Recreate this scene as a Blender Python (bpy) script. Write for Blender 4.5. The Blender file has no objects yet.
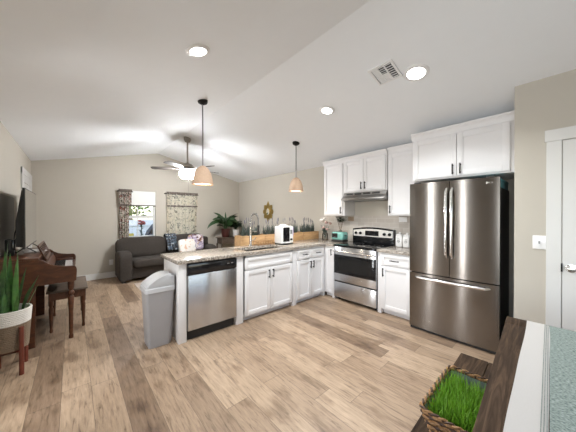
import bpy, bmesh, math, random
from mathutils import Vector, Matrix
random.seed(7)
R = math.radians
PI = math.pi
scene = bpy.context.scene
COL = scene.collection

# ------------------------------------------------------------------ camera, world, light, exposure
cam = bpy.data.cameras.new('camera')
cam.lens = 242.18 / 576 * 36
cam.sensor_width = 36
cam.clip_start = .02
camo = bpy.data.objects.new('camera', cam)
camo.location = (0, 0, 1.408)
camo.rotation_euler = (R(90 - .249), 0, R(-41.65))
COL.objects.link(camo)
scene.camera = camo

vs = scene.view_settings
vs.view_transform = 'Standard'
vs.look = 'None'
vs.gamma = 1
vs.use_curve_mapping = False
vs.exposure = 0.23

W = bpy.data.worlds.new('sky')
scene.world = W
W.use_nodes = True
nt = W.node_tree
bg = nt.nodes['Background']
sk = nt.nodes.new('ShaderNodeTexSky')
sk.sky_type = 'NISHITA'
sk.sun_disc = False
sk.sun_elevation = R(50)
sk.sun_rotation = R(200)
nt.links.new(sk.outputs[0], bg.inputs[0])
bg.inputs[1].default_value = .45

def area(name, loc, rot, size, size_y, power, color=(1, 1, 1), shape='RECTANGLE', parent=None):
    l = bpy.data.lights.new(name, 'AREA')
    l.shape = shape
    l.size = size
    if shape == 'RECTANGLE':
        l.size_y = size_y
    l.energy = power
    l.color = color
    o = bpy.data.objects.new(name, l)
    o.location = loc
    o.rotation_euler = rot
    COL.objects.link(o)
    if parent:
        o.parent = parent
    return o

DL_POWER = 24
# added lamps at unseen openings: kitchen fill, and bright streaks on the fridge
area('fill_lamp_front', (1.7, -2.47, 1.45), (R(90), 0, R(180)), 2.2, 1.5, 50, (.90, .96, 1))
area('fill_lamp_left', (-.72, -.55, 1.4), (R(90), 0, R(-90)), 1.9, 1.4, 50, (.90, .96, 1))
area('streak_lamp_near', (-.70, 1.37, 1.16), (R(90), 0, R(-90)), .10, 2.05, 14, (.95, .98, 1))
area('streak_lamp_far', (-.70, 2.52, 1.16), (R(90), 0, R(-90)), .14, 2.05, 22, (.95, .98, 1))

# ------------------------------------------------------------------ room numbers
XL, XR, YB, YF = -.591, 3.915, 6.721, -2.35
XG, ZG, ZEL, ZER = 1.6, 2.948, 2.441, 2.425
XW, YW = 3.10, .288
def ceil_z(x):
    return ZG + (ZER - ZG) * (x - XG) / (XR - XG) if x > XG else ZG + (ZEL - ZG) * (XG - x) / (XG - XL)

# ------------------------------------------------------------------ materials
MATS = {}
def nodes(m):
    return m.node_tree.nodes, m.node_tree.links
def mat(name, col=(.8, .8, .8), rough=.5, metal=0., var=0., scale=(8, 8, 8), bump=0., bscale=60, emit=None, estr=0., spec=.5, coat=0., aniso=0., sheen=0., arot=.25):
    m = bpy.data.materials.new(name)
    m.use_nodes = True
    n, l = nodes(m)
    b = n['Principled BSDF']
    b.inputs['Base Color'].default_value = (*col, 1)
    b.inputs['Roughness'].default_value = rough
    b.inputs['Metallic'].default_value = metal
    b.inputs['Specular IOR Level'].default_value = spec
    b.inputs['Coat Weight'].default_value = coat
    b.inputs['Sheen Weight'].default_value = sheen
    tc = n.new('ShaderNodeTexCoord')
    mp = n.new('ShaderNodeMapping')
    mp.inputs['Scale'].default_value = scale
    l.new(tc.outputs['Object'], mp.inputs[0])
    nz = n.new('ShaderNodeTexNoise')
    nz.inputs['Scale'].default_value = 1
    nz.inputs['Detail'].default_value = 5
    l.new(mp.outputs[0], nz.inputs['Vector'])
    mx = n.new('ShaderNodeMixRGB')
    mx.inputs[1].default_value = (*[c * (1 - var) for c in col], 1)
    mx.inputs[2].default_value = (*[min(1, c * (1 + var)) for c in col], 1)
    l.new(nz.outputs['Fac'], mx.inputs[0])
    l.new(mx.outputs[0], b.inputs['Base Color'])
    if bump:
        n2 = n.new('ShaderNodeTexNoise')
        n2.inputs['Scale'].default_value = bscale
        l.new(tc.outputs['Object'], n2.inputs['Vector'])
        bp = n.new('ShaderNodeBump')
        bp.inputs['Strength'].default_value = bump
        bp.inputs['Distance'].default_value = .01
        l.new(n2.outputs['Fac'], bp.inputs['Height'])
        l.new(bp.outputs[0], b.inputs['Normal'])
    if aniso:
        b.inputs['Anisotropic'].default_value = aniso
        b.inputs['Anisotropic Rotation'].default_value = arot
        tg = n.new('ShaderNodeTangent')
        tg.direction_type = 'RADIAL'
        tg.axis = 'Z'
        l.new(tg.outputs[0], b.inputs['Tangent'])
    if emit:
        b.inputs['Emission Color'].default_value = (*emit, 1)
        b.inputs['Emission Strength'].default_value = estr
    MATS[name] = m
    return m

def ramp(n, stops, interp='LINEAR'):
    r = n.new('ShaderNodeValToRGB')
    r.color_ramp.interpolation = interp
    e = r.color_ramp.elements
    while len(e) < len(stops):
        e.new(.5)
    for k, (p, c) in enumerate(stops):
        e[k].position = p
        e[k].color = (*c, 1)
    return r

def math_node(n, l, op, a, b=None):
    m = n.new('ShaderNodeMath')
    m.operation = op
    for i, v in enumerate((a, b)):
        if v is None:
            continue
        if isinstance(v, (int, float)):
            m.inputs[i].default_value = v
        else:
            l.new(v, m.inputs[i])
    return m.outputs[0]

def floor_mat():
    m = bpy.data.materials.new('plank_floor')
    m.use_nodes = True
    n, l = nodes(m)
    b = n['Principled BSDF']
    tc = n.new('ShaderNodeTexCoord')
    sp = n.new('ShaderNodeSeparateXYZ')
    l.new(tc.outputs['Object'], sp.inputs[0])
    w, ln = .18, 1.22
    u = math_node(n, l, 'DIVIDE', math_node(n, l, 'ADD', sp.outputs[0], 20.05), w)
    row = math_node(n, l, 'FLOOR', u)
    wn = n.new('ShaderNodeTexWhiteNoise')
    wn.noise_dimensions = '1D'
    l.new(row, wn.inputs['W'])
    v = math_node(n, l, 'ADD', math_node(n, l, 'DIVIDE', math_node(n, l, 'ADD', sp.outputs[1], 40), ln), wn.outputs['Value'])
    pid = math_node(n, l, 'FLOOR', v)
    cb = n.new('ShaderNodeCombineXYZ')
    l.new(row, cb.inputs[0]); l.new(pid, cb.inputs[1])
    w2 = n.new('ShaderNodeTexWhiteNoise')
    l.new(cb.outputs[0], w2.inputs['Vector'])
    rp = ramp(n, [(0, (.185, .122, .079)), (.3, (.275, .192, .128)), (.7, (.335, .240, .163)), (1, (.395, .290, .200))])
    l.new(w2.outputs['Value'], rp.inputs[0])
    # grain, shifted per plank
    mp = n.new('ShaderNodeMapping')
    mp.inputs['Scale'].default_value = (36, 3.6, 1)
    ad = n.new('ShaderNodeVectorMath')
    ad.operation = 'ADD'
    l.new(tc.outputs['Object'], ad.inputs[0]); l.new(w2.outputs['Color'], ad.inputs[1])
    l.new(ad.outputs[0], mp.inputs[0])
    nz = n.new('ShaderNodeTexNoise')
    nz.inputs['Scale'].default_value = 1.6
    nz.inputs['Detail'].default_value = 8
    nz.inputs['Roughness'].default_value = .65
    nz.inputs['Distortion'].default_value = .6
    l.new(mp.outputs[0], nz.inputs['Vector'])
    gr = ramp(n, [(.30, (.42, .38, .34)), (.44, (.88, .86, .84)), (.70, (1.2, 1.19, 1.18))])
    l.new(nz.outputs['Fac'], gr.inputs[0])
    mu = n.new('ShaderNodeMixRGB')
    mu.blend_type = 'MULTIPLY'
    mu.inputs[0].default_value = 1
    l.new(rp.outputs[0], mu.inputs[1]); l.new(gr.outputs[0], mu.inputs[2])
    # broad cloudy wear with knots
    nk = n.new('ShaderNodeTexNoise')
    nk.inputs['Scale'].default_value = 3.2
    nk.inputs['Detail'].default_value = 4
    mk = n.new('ShaderNodeMapping')
    mk.inputs['Scale'].default_value = (2.6, 1.0, 1)
    l.new(ad.outputs[0], mk.inputs[0]); l.new(mk.outputs[0], nk.inputs['Vector'])
    kr = ramp(n, [(.30, (.58, .53, .49)), (.47, (1, 1, 1))])
    l.new(nk.outputs['Fac'], kr.inputs[0])
    mu2 = n.new('ShaderNodeMixRGB')
    mu2.blend_type = 'MULTIPLY'
    mu2.inputs[0].default_value = 1
    l.new(mu.outputs[0], mu2.inputs[1]); l.new(kr.outputs[0], mu2.inputs[2])
    # seams
    fu = math_node(n, l, 'FRACT', u)
    fv = math_node(n, l, 'FRACT', v)
    def edge(f, t):
        a = math_node(n, l, 'LESS_THAN', f, t)
        c = math_node(n, l, 'GREATER_THAN', f, 1 - t)
        return math_node(n, l, 'MAXIMUM', a, c)
    ed = math_node(n, l, 'MAXIMUM', edge(fu, .009), edge(fv, .0016))
    mx = n.new('ShaderNodeMixRGB')
    l.new(math_node(n, l, 'MULTIPLY', ed, .6), mx.inputs[0])
    l.new(mu2.outputs[0], mx.inputs[1])
    mx.inputs[2].default_value = (.07, .05, .035, 1)
    l.new(mx.outputs[0], b.inputs['Base Color'])
    b.inputs['Roughness'].default_value = .42
    bp = n.new('ShaderNodeBump')
    bp.inputs['Strength'].default_value = .12
    bp.inputs['Distance'].default_value = .004
    l.new(nz.outputs['Fac'], bp.inputs['Height'])
    l.new(bp.outputs[0], b.inputs['Normal'])
    return m

def granite_mat():
    m = bpy.data.materials.new('granite')
    m.use_nodes = True
    n, l = nodes(m)
    b = n['Principled BSDF']
    tc = n.new('ShaderNodeTexCoord')
    a = n.new('ShaderNodeTexNoise'); a.inputs['Scale'].default_value = 55; a.inputs['Detail'].default_value = 6; a.inputs['Roughness'].default_value = .7
    v = n.new('ShaderNodeTexVoronoi'); v.inputs['Scale'].default_value = 85
    l.new(tc.outputs['Object'], a.inputs['Vector']); l.new(tc.outputs['Object'], v.inputs['Vector'])
    r1 = ramp(n, [(.34, (.035, .03, .028)), (.42, (.22, .18, .15)), (.50, (.36, .32, .28)), (.60, (.52, .485, .44)), (.72, (.24, .195, .155))])
    l.new(a.outputs['Fac'], r1.inputs[0])
    r2 = ramp(n, [(0, (.35, .33, .31)), (.2, (.8, .78, .75)), (.5, (1.05, 1.03, 1))])
    sx = n.new('ShaderNodeSeparateXYZ'); l.new(v.outputs['Color'], sx.inputs[0]); l.new(sx.outputs[0], r2.inputs[0])
    mu = n.new('ShaderNodeMixRGB'); mu.blend_type = 'MULTIPLY'; mu.inputs[0].default_value = .85
    l.new(r1.outputs[0], mu.inputs[1]); l.new(r2.outputs[0], mu.inputs[2])
    l.new(mu.outputs[0], b.inputs['Base Color'])
    b.inputs['Roughness'].default_value = .16
    return m

def tile_mat():
    m = bpy.data.materials.new('splash_tile')
    m.use_nodes = True
    n, l = nodes(m)
    b = n['Principled BSDF']
    tc = n.new('ShaderNodeTexCoord')
    sp = n.new('ShaderNodeSeparateXYZ'); l.new(tc.outputs['Object'], sp.inputs[0])
    cb = n.new('ShaderNodeCombineXYZ'); l.new(sp.outputs[1], cb.inputs[0]); l.new(sp.outputs[2], cb.inputs[1])
    br = n.new('ShaderNodeTexBrick')
    br.inputs['Scale'].default_value = 1
    br.inputs['Brick Width'].default_value = .15
    br.inputs['Row Height'].default_value = .075
    br.inputs['Mortar Size'].default_value = .002
    br.inputs['Color1'].default_value = (.50, .45, .40, 1)
    br.inputs['Color2'].default_value = (.57, .52, .47, 1)
    br.inputs['Mortar'].default_value = (.66, .63, .59, 1)
    l.new(cb.outputs[0], br.inputs['Vector'])
    l.new(br.outputs['Color'], b.inputs['Base Color'])
    b.inputs['Roughness'].default_value = .14
    return m

def print_mat(name, base, inks, scale, thr, trans=.5, wx=1.):
    """printed cloth: leafy blotches of several inks on a base, part of the light passing through"""
    m = bpy.data.materials.new(name)
    m.use_nodes = True
    n, l = nodes(m)
    out = n['Material Output']
    b = n['Principled BSDF']
    b.inputs['Roughness'].default_value = .9
    tc = n.new('ShaderNodeTexCoord')
    mp = n.new('ShaderNodeMapping'); mp.inputs['Scale'].default_value = (wx, 1, 1)
    l.new(tc.outputs['Object'], mp.inputs[0])
    prev = None
    for k, ink in enumerate(inks):
        nz = n.new('ShaderNodeTexNoise')
        nz.inputs['Scale'].default_value = scale * (1 + .25 * k)
        nz.inputs['Detail'].default_value = 3
        nz.inputs['Distortion'].default_value = 1.2
        ad = n.new('ShaderNodeVectorMath'); ad.operation = 'ADD'; ad.inputs[1].default_value = (3.1 * k, 7.7 * k, 1.3 * k)
        l.new(mp.outputs[0], ad.inputs[0]); l.new(ad.outputs[0], nz.inputs['Vector'])
        rp = ramp(n, [(thr, (0, 0, 0)), (thr + .03, (1, 1, 1))])
        l.new(nz.outputs['Fac'], rp.inputs[0])
        mx = n.new('ShaderNodeMixRGB')
        l.new(rp.outputs[0], mx.inputs[0])
        if prev is None:
            mx.inputs[1].default_value = (*base, 1)
        else:
            l.new(prev, mx.inputs[1])
        mx.inputs[2].default_value = (*ink, 1)
        prev = mx.outputs[0]
    l.new(prev, b.inputs['Base Color'])
    if trans:
        t = n.new('ShaderNodeBsdfTranslucent'); l.new(prev, t.inputs[0])
        ms = n.new('ShaderNodeMixShader'); ms.inputs[0].default_value = trans
        l.new(b.outputs[0], ms.inputs[1]); l.new(t.outputs[0], ms.inputs[2]); l.new(ms.outputs[0], out.inputs[0])
    return m

def glass_mat(name, tint=(1, 1, 1)):
    m = bpy.data.materials.new(name)
    m.use_nodes = True
    n, l = nodes(m)
    out = n['Material Output']
    t = n.new('ShaderNodeBsdfTransparent'); t.inputs[0].default_value = (*tint, 1)
    g = n.new('ShaderNodeBsdfGlossy'); g.inputs['Roughness'].default_value = .02
    f = n.new('ShaderNodeFresnel'); f.inputs[0].default_value = 1.45
    ms = n.new('ShaderNodeMixShader')
    l.new(f.outputs[0], ms.inputs[0]); l.new(t.outputs[0], ms.inputs[1]); l.new(g.outputs[0], ms.inputs[2]); l.new(ms.outputs[0], out.inputs[0])
    return m

def wood_mat(name, c0, c1, c2, scale=(2, 30, 30), rough=.4, dist=.8, coat=0., spec=.5):
    m = bpy.data.materials.new(name)
    m.use_nodes = True
    n, l = nodes(m)
    b = n['Principled BSDF']
    tc = n.new('ShaderNodeTexCoord')
    mp = n.new('ShaderNodeMapping'); mp.inputs['Scale'].default_value = scale
    l.new(tc.outputs['Object'], mp.inputs[0])
    nz = n.new('ShaderNodeTexNoise'); nz.inputs['Scale'].default_value = 1.2; nz.inputs['Detail'].default_value = 7
    nz.inputs['Roughness'].default_value = .62; nz.inputs['Distortion'].default_value = dist
    l.new(mp.outputs[0], nz.inputs['Vector'])
    rp = ramp(n, [(.28, c0), (.5, c1), (.72, c2)])
    l.new(nz.outputs['Fac'], rp.inputs[0]); l.new(rp.outputs[0], b.inputs['Base Color'])
    b.inputs['Roughness'].default_value = rough
    b.inputs['Specular IOR Level'].default_value = spec
    b.inputs['Coat Weight'].default_value = coat
    bp = n.new('ShaderNodeBump'); bp.inputs['Strength'].default_value = .15; bp.inputs['Distance'].default_value = .004
    l.new(nz.outputs['Fac'], bp.inputs['Height']); l.new(bp.outputs[0], b.inputs['Normal'])
    return m

M = dict(
    wall=mat('wall_paint', (.490, .450, .385), .75, var=.02, bump=.05, bscale=180),
    ceiling=mat('ceiling_paint', (.85, .862, .875), .85, var=.015, bump=.06, bscale=140),
    trim=mat('white_trim', (.64, .63, .605), .4, var=.02),
    cab=mat('white_cabinet_paint', (.74, .72, .715), .38, var=.015),
    steel=mat('stainless_steel', (.56, .565, .58), .24, 1., aniso=.95),
    fridge_steel=mat('dark_stainless_steel', (.22, .198, .18), .2, 1., aniso=.99),
    panel_steel=mat('satin_steel_panel', (.72, .69, .65), .5, .6),
    hood_steel=mat('hood_steel', (.33, .315, .30), .3, 1.),
    steel_bright=mat('bright_steel', (.72, .70, .68), .2, 1., var=.03),
    chrome=mat('brushed_nickel', (.62, .60, .57), .2, 1.),
    black=mat('black_gloss', (.012, .012, .013), .12, var=.1),
    blackmatt=mat('black_matt', (.02, .019, .018), .5, var=.1),
    handle=mat('dark_bronze', (.012, .010, .009), .6, 0., spec=.2),
    glass_black=mat('oven_glass', (.008, .008, .009), .06, spec=.3),
    oven_panel=mat('dark_oven_interior', (.012, .011, .010), .15, spec=.25),
    sofa=mat('charcoal_fabric', (.040, .032, .026), .95, var=.25, scale=(30, 30, 30), bump=.25, bscale=220),
    can=mat('grey_plastic', (.38, .375, .385), .45, var=.03),
    can_lid=mat('light_grey_plastic', (.50, .50, .51), .4, var=.03),
    white_plastic=mat('white_plastic', (.82, .81, .80), .3),
    pink=mat('pink_plastic', (.62, .50, .70), .4),
    teal=mat('teal_enamel', (.19, .42, .37), .25),
    teal_dull=mat('teal_card', (.13, .34, .38), .55),
    gold=mat('aged_gold', (.36, .25, .08), .38, .85, var=.25, scale=(20, 20, 20)),
    mirror=mat('mirror_glass', (.92, .90, .82), .04, 1.),
    leaf=mat('leaf_green', (.022, .062, .018), .4, var=.4, scale=(9, 9, 9)),
    leaf_dark=mat('dark_leaf', (.016, .04, .018), .45, var=.4, scale=(9, 9, 9)),
    leaf_blue=mat('grey_green_spike', (.075, .10, .085), .6, var=.4, scale=(25, 25, 8)),
    lavender=mat('lavender_bloom', (.20, .19, .215), .7, var=.3),
    snake=mat('snake_leaf', (.040, .12, .022), .4, var=.75, scale=(10, 10, 34)),
    snake_edge=mat('snake_leaf_edge', (.28, .36, .08), .45, var=.2),
    soil=mat('soil', (.03, .02, .014), .95, var=.4, scale=(40, 40, 40)),
    pot_red=mat('oxblood_pot', (.055, .014, .011), .3),
    pot_white=mat('white_pot', (.72, .70, .68), .35),
    grass=mat('grass_blade', (.18, .37, .025), .5, var=.45, scale=(30, 30, 30)),
    rope_white=mat('white_rope', (.66, .63, .58), .9, var=.12, scale=(60, 60, 200), bump=.5, bscale=150),
    rope_tan=mat('tan_rope', (.19, .135, .088), .9, var=.3, scale=(60, 60, 200), bump=.6, bscale=150),
    wicker_tan=mat('tan_wicker', (.33, .17, .065), .55, var=.5, scale=(25, 25, 60)),
    wicker_dark=mat('dark_wicker', (.07, .034, .018), .55, var=.4, scale=(25, 25, 60)),
    liner=mat('grey_green_liner', (.13, .165, .15), .55, var=.2),
    shade_tan=mat('woven_shade', (.52, .36, .25), .75, var=.22, scale=(60, 60, 140), bump=.3, bscale=120),
    lamp_glow=mat('lamp_glow', (1, .93, .82), .5, emit=(1, .86, .66), estr=5.),
    lens=mat('downlight_lens', (1, 1, 1), .5, emit=(1, .97, .92), estr=9.),
    crystal=mat('lit_frosted_glass', (1, .96, .88), .3, emit=(.94, .97, 1), estr=172., var=.2, scale=(30, 30, 30)),
    fan_metal=mat('antique_nickel', (.30, .27, .24), .35, .9),
    blade=mat('grey_brown_blade', (.06, .05, .043), .5, var=.2),
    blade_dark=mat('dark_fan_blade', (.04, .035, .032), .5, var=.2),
    vent_dark=mat('vent_dark', (.06, .06, .06), .7),
    grey_metal=mat('grey_metal', (.30, .30, .30), .4, .7),
    screen=mat('tv_screen', (.02, .02, .022), .05, coat=1.),
    dark_panel=mat('dark_glazed_panel', (.075, .066, .055), .35),
    paper=mat('paper', (.66, .63, .60), .8, var=.1),
    key_white=mat('ivory_key', (.42, .39, .37), .35, var=.06),
    shade_white=mat('white_blind', (.80, .80, .76), .8, var=.02),
    hem=mat('dark_hem', (.10, .09, .06), .8),
    ruffle=mat('dark_ruffle', (.16, .13, .11), .9, var=.9, scale=(45, 45, 45)),
    rug=mat('cream_rug', (.50, .42, .36), .95, var=.15, scale=(40, 40, 40), bump=.4, bscale=200),
    runner_white=mat('white_linen', (.47, .44, .41), .9, var=.04, scale=(160, 160, 160), bump=.15, bscale=500),
    lawn=mat('lawn', (.10, .17, .05), .9, var=.3),
    fence=mat('white_fence', (.70, .72, .74), .6, var=.03),
    cover=mat('dark_grill_cover', (.018, .018, .02), .6),
    petal=mat('red_petal', (.50, .10, .08), .6, var=.2),
    yellow=mat('yellow_plastic', (.70, .56, .10), .5),
    bark=mat('bark', (.10, .07, .045), .9, var=.3),
    hedge=mat('tree_leaf', (.12, .23, .035), .6, var=.5, scale=(3, 3, 3)),  # bright green of the tree crowns, mottled at random
    flower_pink=mat('blush_petal', (.50, .33, .30), .7, var=.2),
    flower_white=mat('white_petal', (.78, .74, .70), .7, var=.05),
    clear=glass_mat('clear_glass', (.90, .92, .92)),
    pane=glass_mat('window_glass'),
    floor=floor_mat(), granite=granite_mat(), tile=tile_mat(),
    piano=wood_mat('piano_walnut', (.035, .012, .006), (.080, .027, .011), (.125, .045, .018), (5, 2, 18), .35, coat=.1),
    bench_wood=wood_mat('bench_wood', (.035, .013, .006), (.075, .028, .012), (.12, .047, .021), (10, 10, 4), .4),
    stand_wood=wood_mat('red_wood', (.10, .022, .012), (.15, .033, .018), (.19, .045, .024), (20, 20, 4), .4),
    rustic=wood_mat('rustic_dark_wood', (.012, .007, .0045), (.045, .027, .016), (.115, .070, .042), (2.2, 26, 26), .8, 1.4, spec=.12),
    planter=wood_mat('planter_wood', (.36, .21, .095), (.50, .31, .15), (.62, .40, .21), (5, 20, 30), .6),
    darkwood=wood_mat('dark_table_wood', (.05, .035, .026), (.10, .07, .05), (.15, .11, .08), (6, 20, 20), .5),
    curtain=print_mat('floral_curtain', (.66, .60, .53), [(.12, .085, .075), (.26, .07, .05), (.10, .11, .06)], 16, .555, .35),
    curtain_light=print_mat('botanical_sheer', (.90, .84, .73), [(.33, .30, .25), (.52, .50, .43)], 15, .585, .65),
    throw=print_mat('patterned_throw', (.035, .037, .042), [(.45, .47, .49), (.10, .135, .18)], 9, .56, 0),
    pillow_print=print_mat('printed_pillow', (.70, .67, .63), [(.20, .32, .36), (.60, .40, .28)], 7, .60, 0),
    pillow_multi=print_mat('multicolour_pillow', (.35, .30, .40), [(.42, .24, .05), (.10, .03, .03), (.62, .56, .58)], 8, .55, 0),
)

def runner_mat():
    m = bpy.data.materials.new('green_grey_weave')
    m.use_nodes = True
    n, l = nodes(m)
    b = n['Principled BSDF']; b.inputs['Roughness'].default_value = .95
    tc = n.new('ShaderNodeTexCoord')
    mp = n.new('ShaderNodeMapping'); mp.inputs['Scale'].default_value = (110, 50, 1)
    l.new(tc.outputs['Object'], mp.inputs[0])
    nz = n.new('ShaderNodeTexNoise'); nz.inputs['Scale'].default_value = 2; nz.inputs['Detail'].default_value = 3
    l.new(mp.outputs[0], nz.inputs['Vector'])
    rp = ramp(n, [(.36, (.09, .125, .108)), (.60, (.27, .305, .275))])
    l.new(nz.outputs['Fac'], rp.inputs[0]); l.new(rp.outputs[0], b.inputs['Base Color'])
    return m
M['runner_green'] = runner_mat()

# ------------------------------------------------------------------ mesh helpers
class MB:
    def __init__(self):
        self.bm = bmesh.new()
    def box(self, x0, x1, y0, y1, z0, z1, bev=0., seg=2):
        x0, x1 = min(x0, x1), max(x0, x1); y0, y1 = min(y0, y1), max(y0, y1); z0, z1 = min(z0, z1), max(z0, z1)
        P = [(x, y, z) for z in (z0, z1) for y in (y0, y1) for x in (x0, x1)]
        v = [self.bm.verts.new(p) for p in P]
        F = [(0, 2, 3, 1), (4, 5, 7, 6), (0, 1, 5, 4), (2, 6, 7, 3), (0, 4, 6, 2), (1, 3, 7, 5)]
        fs = [self.bm.faces.new([v[i] for i in f]) for f in F]
        if bev:
            es = list({e for f in fs for e in f.edges})
            bmesh.ops.bevel(self.bm, geom=es, offset=bev, segments=seg, affect='EDGES', profile=.5)
        return self
    def prism(self, pts, axis, a, b, bev=0., seg=2):
        """polygon extruded along an axis; pts are the other two coordinates in order"""
        def P(u, v, w):
            return (w, u, v) if axis == 'x' else (u, w, v) if axis == 'y' else (u, v, w)
        A = [self.bm.verts.new(P(u, v, a)) for u, v in pts]
        B = [self.bm.verts.new(P(u, v, b)) for u, v in pts]
        n = len(pts)
        fs = [self.bm.faces.new(A[::-1]), self.bm.faces.new(B)]
        side = [self.bm.faces.new((A[i], A[(i + 1) % n], B[(i + 1) % n], B[i])) for i in range(n)]
        if bev:
            es = list({e for f in fs for e in f.edges})
            bmesh.ops.bevel(self.bm, geom=es, offset=bev, segments=seg, affect='EDGES', profile=.5)
        return self
    def lathe(self, prof, c=(0, 0, 0), n=24, axis='z', sx=1., sy=1., closed=True):
        """prof: (radius, height) pairs"""
        rings = []
        for r, h in prof:
            ring = []
            for k in range(n):
                t = 2 * PI * k / n
                x, y = r * math.cos(t) * sx, r * math.sin(t) * sy
                p = (x, y, h) if axis == 'z' else (h, x, y) if axis == 'x' else (x, h, y)
                ring.append(self.bm.verts.new((c[0] + p[0], c[1] + p[1], c[2] + p[2])))
            rings.append(ring)
        for a, b in zip(rings, rings[1:]):
            for k in range(n):
                self.bm.faces.new((a[k], a[(k + 1) % n], b[(k + 1) % n], b[k]))
        if closed:
            self.bm.faces.new(rings[0][::-1]); self.bm.faces.new(rings[-1])
        return self
    def tube(self, pts, r, n=8, closed=False, sq=None):
        pts = [Vector(p) for p in pts]
        N = len(pts)
        rings = []
        prev = None
        for i, p in enumerate(pts):
            if closed:
                t = pts[(i + 1) % N] - pts[i - 1]
            else:
                t = pts[min(i + 1, N - 1)] - pts[max(i - 1, 0)]
            t.normalize()
            if prev is None:
                a = Vector((0, 0, 1)) if abs(t.z) < .9 else Vector((1, 0, 0))
                u = t.cross(a).normalized()
            else:
                u = (prev - t * prev.dot(t)).normalized()
            prev = u
            w = t.cross(u)
            rr = r[i] if isinstance(r, (list, tuple)) else r
            rings.append([self.bm.verts.new(p + u * rr * math.cos(2 * PI * k / n) + w * rr * math.sin(2 * PI * k / n)) for k in range(n)])
        for i in range(N if closed else N - 1):
            a, b = rings[i], rings[(i + 1) % N]
            for k in range(n):
                self.bm.faces.new((a[k], a[(k + 1) % n], b[(k + 1) % n], b[k]))
        if not closed:
            self.bm.faces.new(rings[0][::-1]); self.bm.faces.new(rings[-1])
        return self
    def ell(self, c, s, e1=1., e2=1., nu=20, nv=12, rot=None):
        """superellipsoid: e below 1 is boxier"""
        def pw(v, e):
            return math.copysign(abs(v) ** e, v)
        rows = []
        for j in range(1, nv):
            ph = -PI / 2 + PI * j / nv
            row = []
            for i in range(nu):
                th = 2 * PI * i / nu
                p = Vector((s[0] * pw(math.cos(ph), e1) * pw(math.cos(th), e2), s[1] * pw(math.cos(ph), e1) * pw(math.sin(th), e2), s[2] * pw(math.sin(ph), e1)))
                if rot is not None:
                    p = rot @ p
                row.append(self.bm.verts.new(p + Vector(c)))
            rows.append(row)
        def pole(z):
            p = Vector((0, 0, z))
            if rot is not None:
                p = rot @ p
            return self.bm.verts.new(p + Vector(c))
        b, t = pole(-s[2]), pole(s[2])
        for i in range(nu):
            k = (i + 1) % nu
            self.bm.faces.new((b, rows[0][k], rows[0][i]))
            self.bm.faces.new((t, rows[-1][i], rows[-1][k]))
            for a, c2 in zip(rows, rows[1:]):
                self.bm.faces.new((a[i], a[k], c2[k], c2[i]))
        return self
    def leaf(self, base, az, el0, el1, L, w, n=7, tip=.02, wide=.45, roll=0.):
        """a curved blade; el0/el1 elevation at base and tip in degrees"""
        p = Vector(base)
        side0 = Vector((-math.sin(az), math.cos(az), 0))
        L_, R_, C_ = [], [], []
        for i in range(n + 1):
            t = i / n
            el = R(el0 + (el1 - el0) * t)
            d = Vector((math.cos(az) * math.cos(el), math.sin(az) * math.cos(el), math.sin(el)))
            side = side0 * math.cos(R(roll)) + side0.cross(d) * math.sin(R(roll))
            up = side.cross(d)
            if t < wide:
                ww = w * (.35 + .65 * math.sin(t / wide * PI / 2))
            else:
                ww = w * math.cos((t - wide) / (1 - wide) * PI / 2) + tip * w
            L_.append(self.bm.verts.new(p + side * ww / 2 - up * ww * .12))
            C_.append(self.bm.verts.new(p))
            R_.append(self.bm.verts.new(p - side * ww / 2 - up * ww * .12))
            p = p + d * (L / n)
        for i in range(n):
            self.bm.faces.new((L_[i], C_[i], C_[i + 1], L_[i + 1]))
            self.bm.faces.new((C_[i], R_[i], R_[i + 1], C_[i + 1]))
        return self
    def sheet(self, fn, nu, nv):
        g = [[self.bm.verts.new(fn(i / nu, j / nv)) for i in range(nu + 1)] for j in range(nv + 1)]
        for j in range(nv):
            for i in range(nu):
                self.bm.faces.new((g[j][i], g[j][i + 1], g[j + 1][i + 1], g[j + 1][i]))
        return self
    def solid(self, t):
        """give a sheet a thickness"""
        bmesh.ops.recalc_face_normals(self.bm, faces=self.bm.faces[:])
        bmesh.ops.solidify(self.bm, geom=self.bm.faces[:], thickness=t)
        return self
    def xf(self, mtx):
        bmesh.ops.transform(self.bm, matrix=mtx, verts=self.bm.verts[:])
        return self

def root_loc(o):
    while o.parent:
        o = o.parent
    return o['build_origin'] if 'build_origin' in o else o.location
def obj(name, mb, material, parent=None, smooth=True, loc=None, normals=True):
    bm = mb.bm
    if normals:
        bmesh.ops.recalc_face_normals(bm, faces=bm.faces[:])
    off = Vector((0, 0, 0))
    if parent:
        r = parent
        while r.parent:
            r = r.parent
        off = Vector(r.location)
    elif loc is not None:
        off = Vector(loc)
    for v in bm.verts:
        v.co -= off
    me = bpy.data.meshes.new(name)
    bm.to_mesh(me)
    bm.free()
    me.materials.append(material)
    if smooth:
        for p in me.polygons:
            p.use_smooth = True
        try:
            me.set_sharp_from_angle(angle=R(35))
        except Exception:
            pass
    o = bpy.data.objects.new(name, me)
    COL.objects.link(o)
    if parent:
        o.parent = parent
    elif loc is not None:
        o.location = loc
    return o
def tag(o, label, cat, group=None, kind=None):
    o['label'] = label; o['category'] = cat
    if group: o['group'] = group
    if kind: o['kind'] = kind
    return o
def thing(name, label, cat, loc=(0, 0, 0), group=None):
    o = bpy.data.objects.new(name, None)
    o.empty_display_size = .1
    COL.objects.link(o)
    o.location = loc
    return tag(o, label, cat, group)
def struct(name, mb, m, parent=None, smooth=False):
    o = obj(name, mb, m, parent, smooth)
    if not parent:
        o['kind'] = 'structure'
    return o
def sgroup(name, loc=(0, 0, 0)):
    o = bpy.data.objects.new(name, None)
    COL.objects.link(o)
    o.location = loc
    o['kind'] = 'structure'
    return o
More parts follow.
